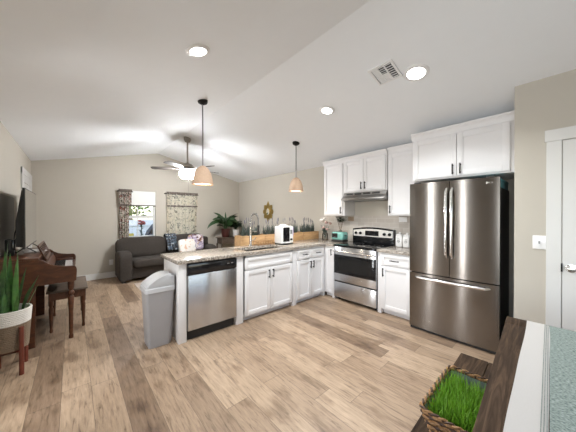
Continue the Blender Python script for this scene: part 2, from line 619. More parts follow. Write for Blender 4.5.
def copy_tree(o, parent=None, loc=None, label=None):
    c = o.copy(); COL.objects.link(c)
    if parent: c.parent = parent
    if loc is not None: c.location = loc
    if label: c['label'] = label
    for ch in list(o.children):
        copy_tree(ch, c)
    return c
def look_rot(d):
    return Vector(d).to_track_quat('-Z', 'Y').to_euler()

# front panels: face 'y' looks to -Y, face 'x' looks to -X; w counts outwards from the face
def fbox(mb, face, at, u0, u1, v0, v1, w0, w1, bev=0.):
    if face == 'y':
        return mb.box(u0, u1, at - w1, at - w0, v0, v1, bev)
    return mb.box(at - w1, at - w0, u0, u1, v0, v1, bev)
def shaker(name, face, at, u0, u1, v0, v1, parent, rail=.058, t=.02, m=None):
    mb = MB()
    g = .0025
    u0 += g; u1 -= g; v0 += g; v1 -= g
    fbox(mb, face, at, u0 + rail * .8, u1 - rail * .8, v0 + rail * .8, v1 - rail * .8, .0005, t - .009)
    for a in ((u0, u0 + rail, v0, v1), (u1 - rail, u1, v0, v1), (u0 + rail, u1 - rail, v0, v0 + rail), (u0 + rail, u1 - rail, v1 - rail, v1)):
        fbox(mb, face, at, *a, .0005, t, .0015)
    return obj(name, mb, m or M['cab'], parent)
def pull(face, at, u, v, L, vertical, parent, w0=.02):
    mb = MB()
    if vertical:
        fbox(mb, face, at, u - .006, u + .006, v - L / 2, v + L / 2, w0 + .022, w0 + .034, .003)
        for s in (-1, 1):
            fbox(mb, face, at, u - .005, u + .005, v + s * L * .36 - .005, v + s * L * .36 + .005, w0, w0 + .024)
    else:
        fbox(mb, face, at, u - L / 2, u + L / 2, v - .006, v + .006, w0 + .022, w0 + .034, .003)
        for s in (-1, 1):
            fbox(mb, face, at, u + s * L * .36 - .005, u + s * L * .36 + .005, v - .005, v + .005, w0, w0 + .024)
    return obj('handle', mb, M['handle'], parent)

# ------------------------------------------------------------------ shell
struct('floor', MB().box(XL - .12, XR + .12, YF - .12, YB + .12, -.06, 0), M['floor'])
mb = MB()
t = .1
mb.prism([(XL - .12, ceil_z(XL - .12)), (XG, ZG), (XG, ZG + t), (XL - .12, ceil_z(XL - .12) + t)], 'y', YF - .12, YB + .12)
mb.prism([(XG, ZG), (XR + .12, ceil_z(XR + .12)), (XR + .12, ceil_z(XR + .12) + t), (XG, ZG + t)], 'y', YF - .12, YB + .12)
struct('ceiling', mb, M['ceiling'])

W1 = (.80, 1.555, .86, 1.985); W2 = (1.80, 2.545, .86, 1.985)
mb = MB()
y0, y1 = YB, YB + .12
mb.prism([(XL, 0), (W1[0], 0), (W1[0], ceil_z(W1[0])), (XL, ceil_z(XL))], 'y', y0, y1)
mb.prism([(W1[1], 0), (W2[0], 0), (W2[0], ceil_z(W2[0])), (XG, ZG), (W1[1], ceil_z(W1[1]))], 'y', y0, y1)
mb.prism([(W2[1], 0), (XR, 0), (XR, ceil_z(XR)), (W2[1], ceil_z(W2[1]))], 'y', y0, y1)
for w in (W1, W2):
    mb.box(w[0], w[1], y0, y1, 0, w[2])
    mb.prism([(w[0], w[3]), (w[1], w[3]), (w[1], ceil_z(w[1])), (w[0], ceil_z(w[0]))], 'y', y0, y1)
struct('wall_back', mb, M['wall'])
# left wall with unseen window openings added for the fill and streak lamps
LW = (1.31, 1.43, .12, 2.2); LW2 = (2.44, 2.60, .12, 2.2)  # slit openings shaped to put narrow bright streaks on the fridge
mb = MB()
LW3 = (-1.5, .4, .7, 2.1)  # wide opening added to fill surfaces that face left
mb.box(XL - .12, XL, YF, LW3[0], 0, ZEL); mb.box(XL - .12, XL, LW3[1], LW[0], 0, ZEL); mb.box(XL - .12, XL, LW[1], LW2[0], 0, ZEL); mb.box(XL - .12, XL, LW2[1], YB, 0, ZEL)
for w in (LW, LW2, LW3):
    mb.box(XL - .12, XL, w[0], w[1], 0, w[2]); mb.box(XL - .12, XL, w[0], w[1], w[3], ZEL)
struct('wall_left', mb, M['wall'])
struct('wall_right', MB().box(XR, XR + .12, YW, YB, 0, ZER), M['wall'])
struct('wall_pantry', MB().prism([(XW, 0), (XW + .1, 0), (XW + .1, ceil_z(XW + .1)), (XW, ceil_z(XW))], 'y', YF, YW - .06), M['wall'])
struct('wall_alcove', MB().prism([(XW, 0), (XR + .12, 0), (XR + .12, ceil_z(XR + .12)), (XW, ceil_z(XW))], 'y', YW - .06, YW), M['wall'])
FW = (.6, 2.8, .7, 2.2)  # opening added behind the camera for fill light
mb = MB()
y0, y1 = YF - .12, YF
mb.prism([(XL, 0), (FW[0], 0), (FW[0], ceil_z(FW[0])), (XL, ceil_z(XL))], 'y', y0, y1)
mb.prism([(FW[1], 0), (XR, 0), (XR, ceil_z(XR)), (FW[1], ceil_z(FW[1]))], 'y', y0, y1)
mb.box(FW[0], FW[1], y0, y1, 0, FW[2])
mb.prism([(FW[0], FW[3]), (FW[1], FW[3]), (FW[1], ceil_z(FW[1])), (XG, ZG), (FW[0], ceil_z(FW[0]))], 'y', y0, y1)
struct('wall_front', mb, M['wall'])

def window(n, axis, w, at, depth, cols=2, rail=None, k=.045):
    """axis 'y': in a wall at Y=at..at+depth; 'x': in a wall at X=at..at+depth"""
    g = sgroup('window_%d' % n, (0, 0, 0))
    def B(mb, u0, u1, d0, d1, v0, v1):
        if axis == 'y': mb.box(u0, u1, at + d0, at + d1, v0, v1)
        else: mb.box(at + d0, at + d1, u0, u1, v0, v1)
    f = MB()
    a, b, c, d = w
    s, e = depth * .45, depth * .9
    B(f, a, a + k, s, e, c, d); B(f, b - k, b, s, e, c, d); B(f, a + k, b - k, s, e, c, c + k); B(f, a + k, b - k, s, e, d - k, d)
    r = rail or (c + d) / 2
    B(f, a + k, b - k, s, e, r - .03, r + .03)
    struct('window_frame', f, M['trim'], g)
    q = MB()
    for i in range(1, cols):
        u = a + (b - a) * i / cols
        B(q, u - .009, u + .009, s + .02, e - .02, c + k, d - k)
    struct('muntin', q, M['trim'], g)
    p = MB()
    B(p, a + k, b - k, (s + e) / 2 - .002, (s + e) / 2 + .002, c + k, d - k)
    struct('pane', p, M['pane'], g)
    sl = MB()
    B(sl, a - .03, b + .03, -.03, s, c - .025, c)
    struct('window_sill', sl, M['trim'], g)
    return g
window(1, 'y', W1, YB, .12, rail=1.36)
window(2, 'y', W2, YB, .12, rail=1.36)
window(3, 'x', LW, XL, -.12, 1, k=.012)  # unseen slit, sized for a fridge streak
window(6, 'x', LW3, XL, -.12, 3)  # unseen window, added for the left fill lamp
window(5, 'x', LW2, XL, -.12, 1, k=.012)  # second unseen slit, also sized for a fridge streak
window(4, 'y', FW, YF, -.12, 3)  # unseen window, added for the fill lamp behind the camera

struct('baseboard_back', MB().box(XL, XR, YB - .016, YB, 0, .13, .004), M['trim'])
mb = MB(); mb.box(XL, XL + .016, 4.9, 5.46, 0, .13, .004)
struct('baseboard_left', mb, M['trim'])
struct('baseboard_right', MB().box(XR - .016, XR, 3.36, YB - .016, 0, .13, .004), M['trim'])

# far door in the left wall
g = sgroup('door_1')
mb = MB()
mb.box(XL, XL + .02, 5.47, 5.56, 0, 2.14, .003); mb.box(XL, XL + .02, 6.54, 6.63, 0, 2.14, .003); mb.box(XL, XL + .022, 5.47, 6.63, 2.05, 2.15, .003)
struct('door_casing', mb, M['trim'], g)
mb = MB()
mb.box(XL, XL + .008, 5.56, 6.54, .005, 2.05)
for z0, z1 in ((.005, .22), (.95, 1.10), (1.93, 2.05)):
    mb.box(XL + .008, XL + .018, 5.56, 6.54, z0, z1)
for a, b in ((5.56, 5.68), (6.42, 6.54)):
    mb.box(XL + .008, XL + .018, a, b, .22, 1.93)
struct('door_panel', mb, M['trim'], g)
# near door in the pantry wall
g = sgroup('door_2')
mb = MB()
mb.box(XW - .022, XW, -.008, .082, 0, 2.137, .003); mb.box(XW - .022, XW, -.93, -.84, 0, 2.137, .003); mb.box(XW - .026, XW, -.94, .092, 2.04, 2.14, .003)
struct('door_casing', mb, M['trim'], g)
mb = MB()
mb.box(XW - .010, XW, -.836, -.012, .005, 2.036)
mb.box(XW - .018, XW - .010, -.836, -.745, .005, 2.036); mb.box(XW - .018, XW - .010, -.103, -.012, .005, 2.036)
for z0, z1 in ((.005, .22), (.90, 1.04), (1.93, 2.036)):
    mb.box(XW - .018, XW - .010, -.745, -.103, z0, z1)
struct('door_panel', mb, M['trim'], g)
mb = MB()
mb.lathe([(.032, 0), (.032, -.006), (.012, -.010), (.011, -.035), (.024, -.042), (.030, -.055), (.024, -.068), (.004, -.072)], (XW - .018, -.062, .965), 18, 'x')
obj('door_handle', mb, M['chrome'], g)
mb = MB(); mb.box(XW - .028, XW - .008, -.014, -.004, .93, 1.0)
obj('hinge', mb, M['handle'], g)

# ------------------------------------------------------------------ ceiling fixtures
def ceil_frame(x, y, drop=0.):
    nrm = Vector(((ZER - ZG) / (XR - XG), 0, -1)) if x > XG else Vector((-(ZEL - ZG) / (XG - XL) * 1., 0, -1))
    if x <= XG:
        nrm = Vector(((ZG - ZEL) / (XG - XL), 0, -1))
    nrm.normalize()
    p = Vector((x, y, ceil_z(x))) + nrm * drop
    return p, nrm
def downlight(x, y, label, r=.095, dim=1.):
    p, nrm = ceil_frame(x, y)
    q = Vector((0, 0, -1)).rotation_difference(nrm)
    d = thing('recessed_downlight', label, 'ceiling light', p, 'recessed downlights in the ceiling')
    d.rotation_euler = q.to_euler()
    mb = MB(); mb.lathe([(r * .70, -.002), (r * .71, -.012), (r * .9, -.012), (r, -.006), (r, -.001)], (0, 0, 0), 32, closed=False)
    mb.xf(Matrix.Translation(p)); obj('trim_ring', mb, M['white_plastic'], d)
    mb = MB(); mb.lathe([(.001, -.008), (r * .5, -.008), (r * .70, -.006), (r * .70, -.002)], (0, 0, 0), 32)
    mb.xf(Matrix.Translation(p)); obj('lens', mb, M['lens'], d)
    a = area('downlight_lamp', (0, 0, -.0125), (0, 0, 0), r * 1.36, 0, DL_POWER * dim, (.92, .97, 1), 'DISK', d)
    a.data.spread = R(140)
downlight(.772, 1.978, 'round recessed ceiling light over the open floor, alone on the left slope', dim=.68)
downlight(2.451, 2.0, 'small looking round recessed ceiling light above the sink side of the kitchen')
downlight(2.44, .913, 'largest round recessed ceiling light, right beside the air vent', .112)

def ceiling_vent(x, y, su, sv, label, dark=True):
    p, nrm = ceil_frame(x, y)
    q = Vector((0, 0, -1)).rotation_difference(nrm)
    d = thing('ceiling_vent', label, 'vent', p)
    d.rotation_euler = q.to_euler()
    T = Matrix.Translation(p)
    mb = MB(); f = .022
    mb.box(-su / 2, su / 2, -sv / 2, -sv / 2 + f, -.012, -.001); mb.box(-su / 2, su / 2, sv / 2 - f, sv / 2, -.012, -.001)
    mb.box(-su / 2, -su / 2 + f, -sv / 2 + f, sv / 2 - f, -.012, -.001); mb.box(su / 2 - f, su / 2, -sv / 2 + f, sv / 2 - f, -.012, -.001)
    for k in (-1, 1):
        v = k * (sv / 2 - f) / 3
        mb.box(-su / 2 + f, su / 2 - f, v - .006, v + .006, -.012, -.001)
    mb.xf(T); obj('frame', mb, M['white_plastic'], d)
    mb = MB(); mb.box(-su / 2 + f, su / 2 - f, -sv / 2 + f, sv / 2 - f, -.003, -.001)
    mb.xf(T); obj('backing', mb, M['vent_dark'], d)
    hu, hv = su / 2 - f, sv / 2 - f
    cw = 2 * hv / 3
    # three louvre fields; fill says how far each one's slats close the opening from here
    for v0, u0, u1, fill, n in ((-hv, -hu, hu, .22, 7), (-hv + cw, -hu, 0, .18, 4), (-hv + cw, 0, hu, .8, 5), (-hv + 2 * cw, -hu, hu, .78, 9)):
        for k in range(n):
            mb = MB()
            c = u0 + (u1 - u0) * (k + .5) / n
            w = (u1 - u0) / n * fill
            mb.box(c - w / 2, c + w / 2, v0 + .006, v0 + cw - .006, -.009, -.004)
            mb.xf(T); obj('slat', mb, M['white_plastic'], d)
    return d
ceiling_vent(2.282, 1.14, .25, .24, 'square white air vent in the ceiling beside the largest downlight')
ceiling_vent(2.29, 5.36, .28, .14, 'small far air vent in the ceiling behind the left pendant lamp')

def pendant(x, y, zb, label):
    zc = ceil_z(x)
    d = thing('pendant_lamp', label, 'pendant lamp', (x, y, zc), 'woven pendant lamps above the peninsula')
    mb = MB(); mb.lathe([(.004, -.052), (.02, -.05), (.055, -.03), (.062, -.012), (.062, .012)], (x, y, zc), 24)
    obj('canopy', mb, M['handle'], d)
    mb = MB(); mb.lathe([(.0085, zb + .235), (.0085, zc - .045)], (x, y, 0), 10)
    obj('stem', mb, M['grey_metal'], d)
    pr = [(.128, 0), (.125, .03), (.117, .08), (.104, .13), (.085, .175), (.062, .208), (.036, .228), (.012, .238)]
    inner = [(r - .007 if r > .02 else .003, h - .004) for r, h in pr]
    mb = MB(); mb.lathe([(r, zb + h) for r, h in pr] , (x, y, 0), 32, closed=False)
    mb.lathe([(r, zb + h) for r, h in inner], (x, y, 0), 32, closed=False)
    a = MB()
    obj('shade', mb, M['shade_tan'], d, normals=False)
    mb = MB(); mb.lathe([(.120, zb + .002), (.127, zb - .006), (.132, zb), (.131, zb + .008)], (x, y, 0), 32, closed=False)
    obj('rim', mb, M['shade_tan'], d, normals=False)
    mb = MB(); mb.lathe([(.118, zb + .010), (.118, zb + .016)], (x, y, 0), 32)
    obj('diffuser', mb, M['lamp_glow'], d)
    area('pendant_bulb', (0, 0, zb - .012 - zc), (0, 0, 0), .2, 0, 5, (1, .86, .68), 'DISK', d)
pendant(1.245, 3.04, 1.80, 'beige woven pendant lamp hanging nearest the end of the peninsula')
pendant(2.89, 3.04, 1.82, 'beige woven pendant lamp hanging before the upper cabinets')

# ceiling fan
fx, fy = 1.70, 4.9
fz = ceil_z(fx)
d = thing('ceiling_fan', 'ceiling fan with a cluster of lit white glass bowls beneath the ridge', 'ceiling fan', (fx, fy, fz))
mb = MB(); mb.lathe([(.012, -.09), (.05, -.075), (.068, -.03), (.068, .02)], (fx, fy, fz), 24); obj('canopy', mb, M['fan_metal'], d)
mb = MB(); mb.lathe([(.016, 2.41), (.016, fz - .07)], (fx, fy, 0), 12); obj('downrod', mb, M['fan_metal'], d)
mb = MB(); mb.lathe([(.02, 2.43), (.05, 2.42), (.105, 2.395), (.12, 2.37), (.12, 2.345), (.10, 2.32), (.06, 2.31)], (fx, fy, 0), 28); obj('motor_housing', mb, M['fan_metal'], d)
for k in range(5):
    az = R(148 + 72 * k)
    Rm = Matrix.Translation((fx, fy, 2.318)) @ Matrix.Rotation(az, 4, 'Z') @ Matrix.Rotation(R(10), 4, 'X')
    mb = MB()
    pts = [(.17, -.035), (.30, -.062), (.62, -.068), (.66, -.05), (.67, 0), (.66, .05), (.62, .068), (.30, .062), (.17, .035)]
    mb.prism(pts, 'z', -.004, .004); mb.xf(Rm)
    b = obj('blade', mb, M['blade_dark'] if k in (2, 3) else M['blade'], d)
    mb = MB(); mb.box(.09, .22, -.016, .016, -.010, -.003); mb.xf(Rm); obj('blade_bracket', mb, M['fan_metal'], b)
mb = MB(); mb.lathe([(.03, 2.312), (.13, 2.308), (.165, 2.296), (.16, 2.291), (.03, 2.298)], (fx, fy, 0), 32); obj('fitter_shield', mb, M['fan_metal'], d)  # added plate that keeps the bowls' upward light off the ceiling
for k in range(4):
    az = R(20 + 90 * k)
    cx, cy = fx + .070 * math.cos(az), fy + .070 * math.sin(az)
    mb = MB()
    mb.lathe([(.03, 2.296), (.07, 2.28), (.092, 2.24), (.098, 2.205), (.085, 2.16), (.055, 2.13), (.002, 2.12)], (cx, cy, 0), 20)
    obj('glass_bowl', mb, M['crystal'], d)
mb = MB(); mb.lathe([(.012, 2.29), (.02, 2.20), (.02, 2.14), (.018, 2.115), (.003, 2.105)], (fx, fy, 0), 14); obj('finial', mb, M['fan_metal'], d)
mb = MB(); mb.lathe([(.0022, 1.80), (.0022, 2.10)], (fx + .01, fy - .02, 0), 6); mb.ell((fx + .01, fy - .02, 1.79), (.008, .008, .014)); obj('pull_chain', mb, M['fan_metal'], d)
# ------------------------------------------------------------------ peninsula and base cabinets
YP = 2.747
CT = .914
XC = 3.306      # face of the right-hand run
YK = 3.33       # back of the peninsula
def toe(mb, face, at, u0, u1, depth=.06):
    fbox(mb, face, at, u0, u1, 0, .07, -depth - .015, -depth)

# end cabinet side: a finished end panel with a post and the post after the dishwasher belong to one end unit
d = thing('end_panel', 'white finished end panel of the peninsula next to the grey bin', 'cabinet panel', (.86, YP, 0))
mb = MB(); mb.box(.862, .885, YP + .012, YK, .0, .874); obj('side_panel', mb, M['cab'], d)
mb = MB(); mb.box(.854, .940, YP - .004, YP + .07, 0, .874, .003); obj('post', mb, M['cab'], d)

# dishwasher
d = thing('dishwasher', 'stainless steel dishwasher with a black control strip in the peninsula', 'dishwasher', (1.25, YP, 0))
a, b = .946, 1.556
mb = MB(); mb.box(a + .005, b - .005, YP + .02, YK - .02, .10, .868); obj('tub', mb, M['blackmatt'], d)
mb = MB(); mb.box(a + .002, b - .002, YP - .022, YP + .02, .118, .735, .006); obj('door', mb, M['steel'], d)
mb = MB(); mb.box(a + .002, b - .002, YP - .026, YP + .02, .742, .862, .008); p = obj('control_panel', mb, M['black'], d)
mb = MB(); mb.box(1.10, 1.34, YP - .0275, YP - .0258, .80, .832); obj('vent_slot', mb, M['glass_black'], p)
mb = MB(); mb.box(1.42, 1.45, YP - .0275, YP - .0258, .808, .818); mb.box(1.47, 1.50, YP - .0275, YP - .0258, .808, .818); obj('button', mb, M['grey_metal'], p)
mb = MB(); mb.box(a + .015, b - .015, YP + .035, YP + .055, 0.0, .112); obj('kick_plate', mb, M['blackmatt'], d)

def post(mb, face, at, u0, u1, z1=.874):
    fbox(mb, face, at, u0, u1, 0, z1, -.06, .004, .003)
# sink base
d = thing('sink_cabinet', 'white double door cabinet under the sink between the dishwasher and the drawers', 'cabinet', (2.1, YP, 0))
mb = MB()
mb.box(1.66, 1.68, YP, YK, .07, .874); mb.box(2.515, 2.535, YP, YK, .07, .874); mb.box(1.68, 2.515, YP, YK, .07, .12)
mb.box(1.68, 2.515, YK - .012, YK, .12, .874)
mb.box(1.68, 2.515, YP, YP + .02, .66, .70); mb.box(1.68, 2.515, YP, YP + .02, .835, .874); mb.box(1.66, 1.70, YP, YP + .02, .10, .874); mb.box(2.49, 2.535, YP, YP + .02, .10, .874)
toe(mb, 'y', YP, 1.56, 2.53)
obj('body', mb, M['cab'], d)
mb = MB(); post(mb, 'y', YP, 1.56, 1.66); obj('post', mb, M['cab'], d)
shaker('false_drawer_front', 'y', YP, 1.675, 2.520, .69, .845, d, .045)
x = shaker('door', 'y', YP, 1.675, 2.0975, .078, .675, d); pull('y', YP, 2.062, .585, .12, True, x)
x = shaker('door', 'y', YP, 2.0975, 2.520, .078, .675, d); pull('y', YP, 2.133, .585, .12, True, x)
# drawer base
d = thing('drawer_cabinet', 'white cabinet with two drawers over two doors at the inner corner', 'cabinet', (2.95, YP, 0))
mb = MB(); mb.box(2.61, XC - .005, YP, YK, .07, .874); toe(mb, 'y', YP, 2.61, XC); obj('body', mb, M['cab'], d)
mb = MB(); post(mb, 'y', YP, 2.535, 2.612); obj('post', mb, M['cab'], d)
for u0, u1 in ((2.625, 2.945), (2.945, 3.262)):
    x = shaker('drawer', 'y', YP, u0, u1, .70, .85, d, .04); pull('y', YP, (u0 + u1) / 2, .775, .11, False, x)
x = shaker('door', 'y', YP, 2.625, 2.945, .078, .685, d); pull('y', YP, 2.912, .60, .12, True, x)
x = shaker('door', 'y', YP, 2.945, 3.262, .078, .685, d); pull('y', YP, 2.978, .60, .12, True, x)
mb = MB(); mb.box(3.262, 3.30, YP - .006, YP + .06, 0, .10, .003); obj('corner_foot', mb, M['cab'], d)
# corner filler cabinet on the right-hand run
d = thing('corner_cabinet', 'narrow white corner cabinet with a slim door left of the range', 'cabinet', (XC, 2.63, 0))
mb = MB(); mb.box(XC, XR - .005, 2.53, YK, .07, .874); toe(mb, 'x', XC, 2.53, YP); obj('body', mb, M['cab'], d)
x = shaker('door', 'x', XC, 2.535, 2.715, .078, .85, d, .045); pull('x', XC, 2.575, .775, .11, True, x)
mb = MB(); fbox(mb, 'x', XC, 2.53, 2.58, 0, .10, -.05, .004, .003); obj('foot', mb, M['cab'], d)
# base cabinet right of the range
d = thing('base_cabinet', 'white base cabinet with one drawer over one door between range and fridge', 'cabinet', (XC, 1.57, 0))
mb = MB(); mb.box(XC, XR - .005, 1.275, 1.755, .07, .874); toe(mb, 'x', XC, 1.275, 1.755); obj('body', mb, M['cab'], d)
mb = MB(); fbox(mb, 'x', XC, 1.70, 1.756, 0, .874, -.05, .004, .003); obj('post', mb, M['cab'], d)
x = shaker('drawer', 'x', XC, 1.285, 1.695, .70, .85, d, .04); pull('x', XC, 1.50, .775, .13, False, x)
x = shaker('door', 'x', XC, 1.285, 1.695, .078, .685, d); pull('x', XC, 1.662, .60, .12, True, x)

# worktops
SX0, SX1, SY0, SY1 = 1.77, 2.47, 2.815, 3.175
mb = MB()
e = .004
z0, z1 = .876, .916
mb.box(.828, SX0, YP - .035, YK + .03, z0, z1, e); mb.box(SX1, XR - .004, YP - .035, YK + .03, z0, z1, e)
mb.box(SX0, SX1, YP - .035, SY0, z0, z1); mb.box(SX0, SX1, SY1, YK + .03, z0, z1)
mb.box(XC - .035, XR - .004, 2.53, YP - .035, z0, z1)
o = obj('worktop', mb, M['granite'], loc=(1.5, 3, z0)); tag(o, 'L-shaped speckled granite worktop of the peninsula and corner', 'worktop')
o = obj('worktop', MB().box(XC - .035, XR - .004, 1.275, 1.758, z0, z1, e), M['granite'], loc=(3.6, 1.5, z0)); tag(o, 'short speckled granite worktop between range and fridge', 'worktop')
# sink
d = thing('sink', 'stainless undermount sink set into the peninsula worktop', 'sink', (2.12, 3.0, .70))
mb = MB(); s = .012
mb.box(SX0 - .01, SX1 + .01, SY0 - .01, SY1 + .01, .70, .70 + s)
mb.box(SX0 - .01, SX0, SY0 - .01, SY1 + .01, .70 + s, .874); mb.box(SX1, SX1 + .01, SY0 - .01, SY1 + .01, .70 + s, .874)
mb.box(SX0, SX1, SY0 - .01, SY0, .70 + s, .874); mb.box(SX0, SX1, SY1, SY1 + .01, .70 + s, .874)
obj('basin', mb, M['chrome'], d)
mb = MB(); mb.lathe([(.04, .713), (.038, .716), (.012, .714)], (2.12, 3.05, 0), 20); obj('drain', mb, M['grey_metal'], d)
# faucet
d = thing('faucet', 'tall spring neck kitchen faucet rising behind the sink', 'faucet', (2.10, 3.25, CT))
mb = MB(); mb.lathe([(.030, .915), (.030, .93), (.020, .945), (.018, 1.10), (.016, 1.22)], (2.10, 3.25, 0), 18); obj('body', mb, M['chrome'], d)
pts = [(2.10, 3.25, 1.20), (2.10, 3.25, 1.30)]
for k in range(0, 13):
    a = PI * k / 12
    pts.append((2.105 + .012 * k / 12, 3.25 - .095 + .095 * math.cos(a), 1.335 + .095 * math.sin(a)))
pts += [(2.117, 3.06, 1.28), (2.117, 3.06, 1.25)]
mb = MB(); mb.tube(pts, .011, 10); obj('neck', mb, M['grey_metal'], d)
sp = []
N = 330
cum = [0]
V = [Vector(p) for p in pts]
for a, b in zip(V, V[1:]): cum.append(cum[-1] + (b - a).length)
for k in range(N):
    s = cum[-1] * k / (N - 1)
    j = max(i for i in range(len(cum)) if cum[i] <= s + 1e-9); j = min(j, len(V) - 2)
    f = (s - cum[j]) / (cum[j + 1] - cum[j]); p = V[j].lerp(V[j + 1], f); t_ = (V[j + 1] - V[j]).normalized()
    u = Vector((1, 0, 0)); w_ = t_.cross(u).normalized(); a = 2 * PI * k / 9
    sp.append(p + u * .0165 * math.cos(a) + w_ * .0165 * math.sin(a))
mb = MB(); mb.tube(sp, .0028, 5); obj('spring', mb, M['chrome'], d)
mb = MB(); mb.lathe([(.013, 1.25), (.017, 1.235), (.019, 1.16), (.022, 1.12), (.018, 1.115)], (2.117, 3.06, 0), 16); obj('spray_head', mb, M['blackmatt'], d)
mb = MB(); mb.tube([(2.10, 3.25, 1.14), (2.11, 3.15, 1.15), (2.117, 3.08, 1.155)], .006, 8); obj('holder_arm', mb, M['chrome'], d)
mb = MB(); mb.tube([(2.118, 3.25, 1.0), (2.16, 3.25, 1.01), (2.20, 3.245, 1.05)], .007, 8); obj('lever', mb, M['chrome'], d)

# soap tray / wire rest and utensil on the worktop by the tap
d = thing('dish_caddy', 'low wire dish caddy lying on the worktop behind the sink', 'caddy', (2.33, 3.25, .917))
mb = MB()
for z, k in ((.926, 0), (.975, .01)):
    mb.tube([(2.20 - k, 3.20 - k, z), (2.50 + k, 3.20 - k, z), (2.50 + k, 3.31 + k, z), (2.20 - k, 3.31 + k, z)], .0045, 6, True)
obj('rail', mb, M['wicker_tan'], d)
mb = MB()
for k in range(7):
    x = 2.20 + .05 * k
    mb.tube([(x, 3.19, .976), (x, 3.20, .926), (x, 3.31, .926), (x, 3.32, .976)], .003, 6)
obj('wire', mb, M['wicker_tan'], d)
for x in (2.21, 2.49):
    for y in (3.205, 3.305):
        mb = MB(); mb.lathe([(.006, .917), (.006, .926)], (x, y, 0), 8); obj('foot', mb, M['wicker_tan'], d)

# ------------------------------------------------------------------ range and hood
ya, yb = 1.764, 2.524
XRF = 3.277
d = thing('range', 'stainless and black freestanding electric range with a dark oven window', 'stove', (3.6, 2.144, 0))
mb = MB(); mb.box(XRF + .045, 3.90, ya, yb, .03, .895); obj('body', mb, M['black'], d)
mb = MB(); mb.box(XRF - .005, 3.905, ya - .002, yb + .002, .895, .918, .005); c = obj('cooktop', mb, M['glass_black'], d)
for x, y, r in ((3.45, 1.95, .10), (3.45, 2.33, .085), (3.70, 1.95, .075), (3.70, 2.33, .10)):
    mb = MB(); mb.lathe([(r - .004, .9185), (r, .9188), (r + .003, .9185)], (x, y, 0), 32, closed=False); obj('burner_ring', mb, M['grey_metal'], c)
# oven door
mb = MB(); mb.box(XRF, XRF + .04, ya + .004, yb - .004, .325, .885, .005); dr = obj('oven_door', mb, M['steel'], d)
mb = MB(); mb.box(XRF - .003, XRF + .001, ya + .006, yb - .006, .445, .755, .001); w = obj('oven_window', mb, M['glass_black'], dr)
mb = MB(); mb.box(XRF - .0035, XRF - .0028, ya + .09, yb - .09, .49, .71); obj('window_centre', mb, M['oven_panel'], w)
mb = MB(); mb.tube([(XRF - .045, ya + .02, .815), (XRF - .052, (ya + yb) / 2, .815), (XRF - .045, yb - .02, .815)], .013, 12)
mb.box(XRF - .045, XRF, ya + .03, ya + .055, .805, .825); mb.box(XRF - .045, XRF, yb - .055, yb - .03, .805, .825); obj('handle', mb, M['steel_bright'], dr)
mb = MB(); mb.box(XRF + .001, XRF + .04, ya + .004, yb - .004, .05, .305, .005); obj('storage_drawer', mb, M['steel'], d)
mb = MB(); mb.box(XRF + .012, XRF + .04, ya + .004, yb - .004, .305, .325); obj('drawer_gap', mb, M['blackmatt'], d)
# backguard
mb = MB()
pr = []
for k in range(13):
    s = k / 12
    pr.append((ya + (yb - ya) * s, 1.165 + .03 * math.sin(PI * s)))
mb.prism([(ya, .918), (yb, .918)] + pr[::-1], 'x', 3.832, 3.905, .004); bgd = obj('backguard', mb, M['black'], d)
mb = MB()
pr = [(ya + .02 + (yb - ya - .04) * k / 12, 1.140 + .028 * math.sin(PI * k / 12)) for k in range(13)]
mb.prism([(ya + .02, 1.035), (yb - .02, 1.035)] + pr[::-1], 'x', 3.826, 3.833); cp = obj('control_panel', mb, M['panel_steel'], bgd)
mb = MB(); mb.box(3.822, 3.827, 2.02, 2.27, 1.05, 1.135, .002); obj('display', mb, M['glass_black'], bgd)
for y in (1.83, 1.92, 2.36, 2.45):
    mb = MB(); mb.lathe([(.026, 3.826), (.026, 3.818), (.021, 3.800), (.017, 3.796)], (0, y, 1.088), 18, 'x'); obj('knob', mb, M['black'], bgd)
for x in (XRF + .08, 3.85):
    for y in (ya + .05, yb - .05):
        mb = MB(); mb.lathe([(.018, 0), (.018, .032)], (x, y, 0), 12); obj('foot', mb, M['blackmatt'], d)

d = thing('range_hood', 'slim stainless range hood under the cabinets above the range', 'range hood', (3.7, 2.14, 1.70))
yh0, yh1 = 1.752, 2.527
mb = MB(); mb.prism([(3.56, 1.785), (3.905, 1.785), (3.905, 1.650), (3.495, 1.650), (3.478, 1.660), (3.476, 1.682), (3.545, 1.730)], 'y', yh0, yh1, .003); obj('hood_body', mb, M['hood_steel'], d)
mb = MB()
for k in range(4):
    y = 1.86 + k * .16
    mb.box(3.545, 3.556, y, y + .12, 1.745, 1.772)
obj('vent_slot', mb, M['blackmatt'], d)
mb = MB(); mb.box(3.52, 3.87, yh0 + .03, yh1 - .03, 1.643, 1.651); obj('filter', mb, M['grey_metal'], d)

# backsplash
o = struct('trim_1', MB().box(XR - .008, XR - .0005, 1.25, 3.36, .916, 1.395), M['tile'])

# ------------------------------------------------------------------ wall cabinets
XU = 3.59
def crown(name, at, y0, y1, z0, z1, parent, proj=.035):
    mb = MB()
    p = [(at + .01, z0), (at - .008, z0), (at - .012, z0 + (z1 - z0) * .35), (at - proj + .006, z1 - .022), (at - proj, z1 - .018), (at - proj, z1), (at + .01, z1)]
    mb.prism(p, 'y', y0, y1)
    mb.box(at + .01, XR - .01, y0, y1, z1 - .03, z1)
    obj(name, mb, M['cab'], parent)
d = thing('wall_cabinet', 'white single door wall cabinet left of the range hood', 'wall cabinet', (XU, 2.76, 1.4), 'white wall cabinets')
mb = MB(); mb.box(XU, XR - .005, 2.535, 2.995, 1.395, 2.36); obj('body', mb, M['cab'], d)
x = shaker('door', 'x', XU, 2.56, 2.985, 1.41, 2.325, d); pull('x', XU, 2.595, 1.49, .12, True, x)
crown('crown', XU, 2.535, 3.01, 2.335, 2.409, d)
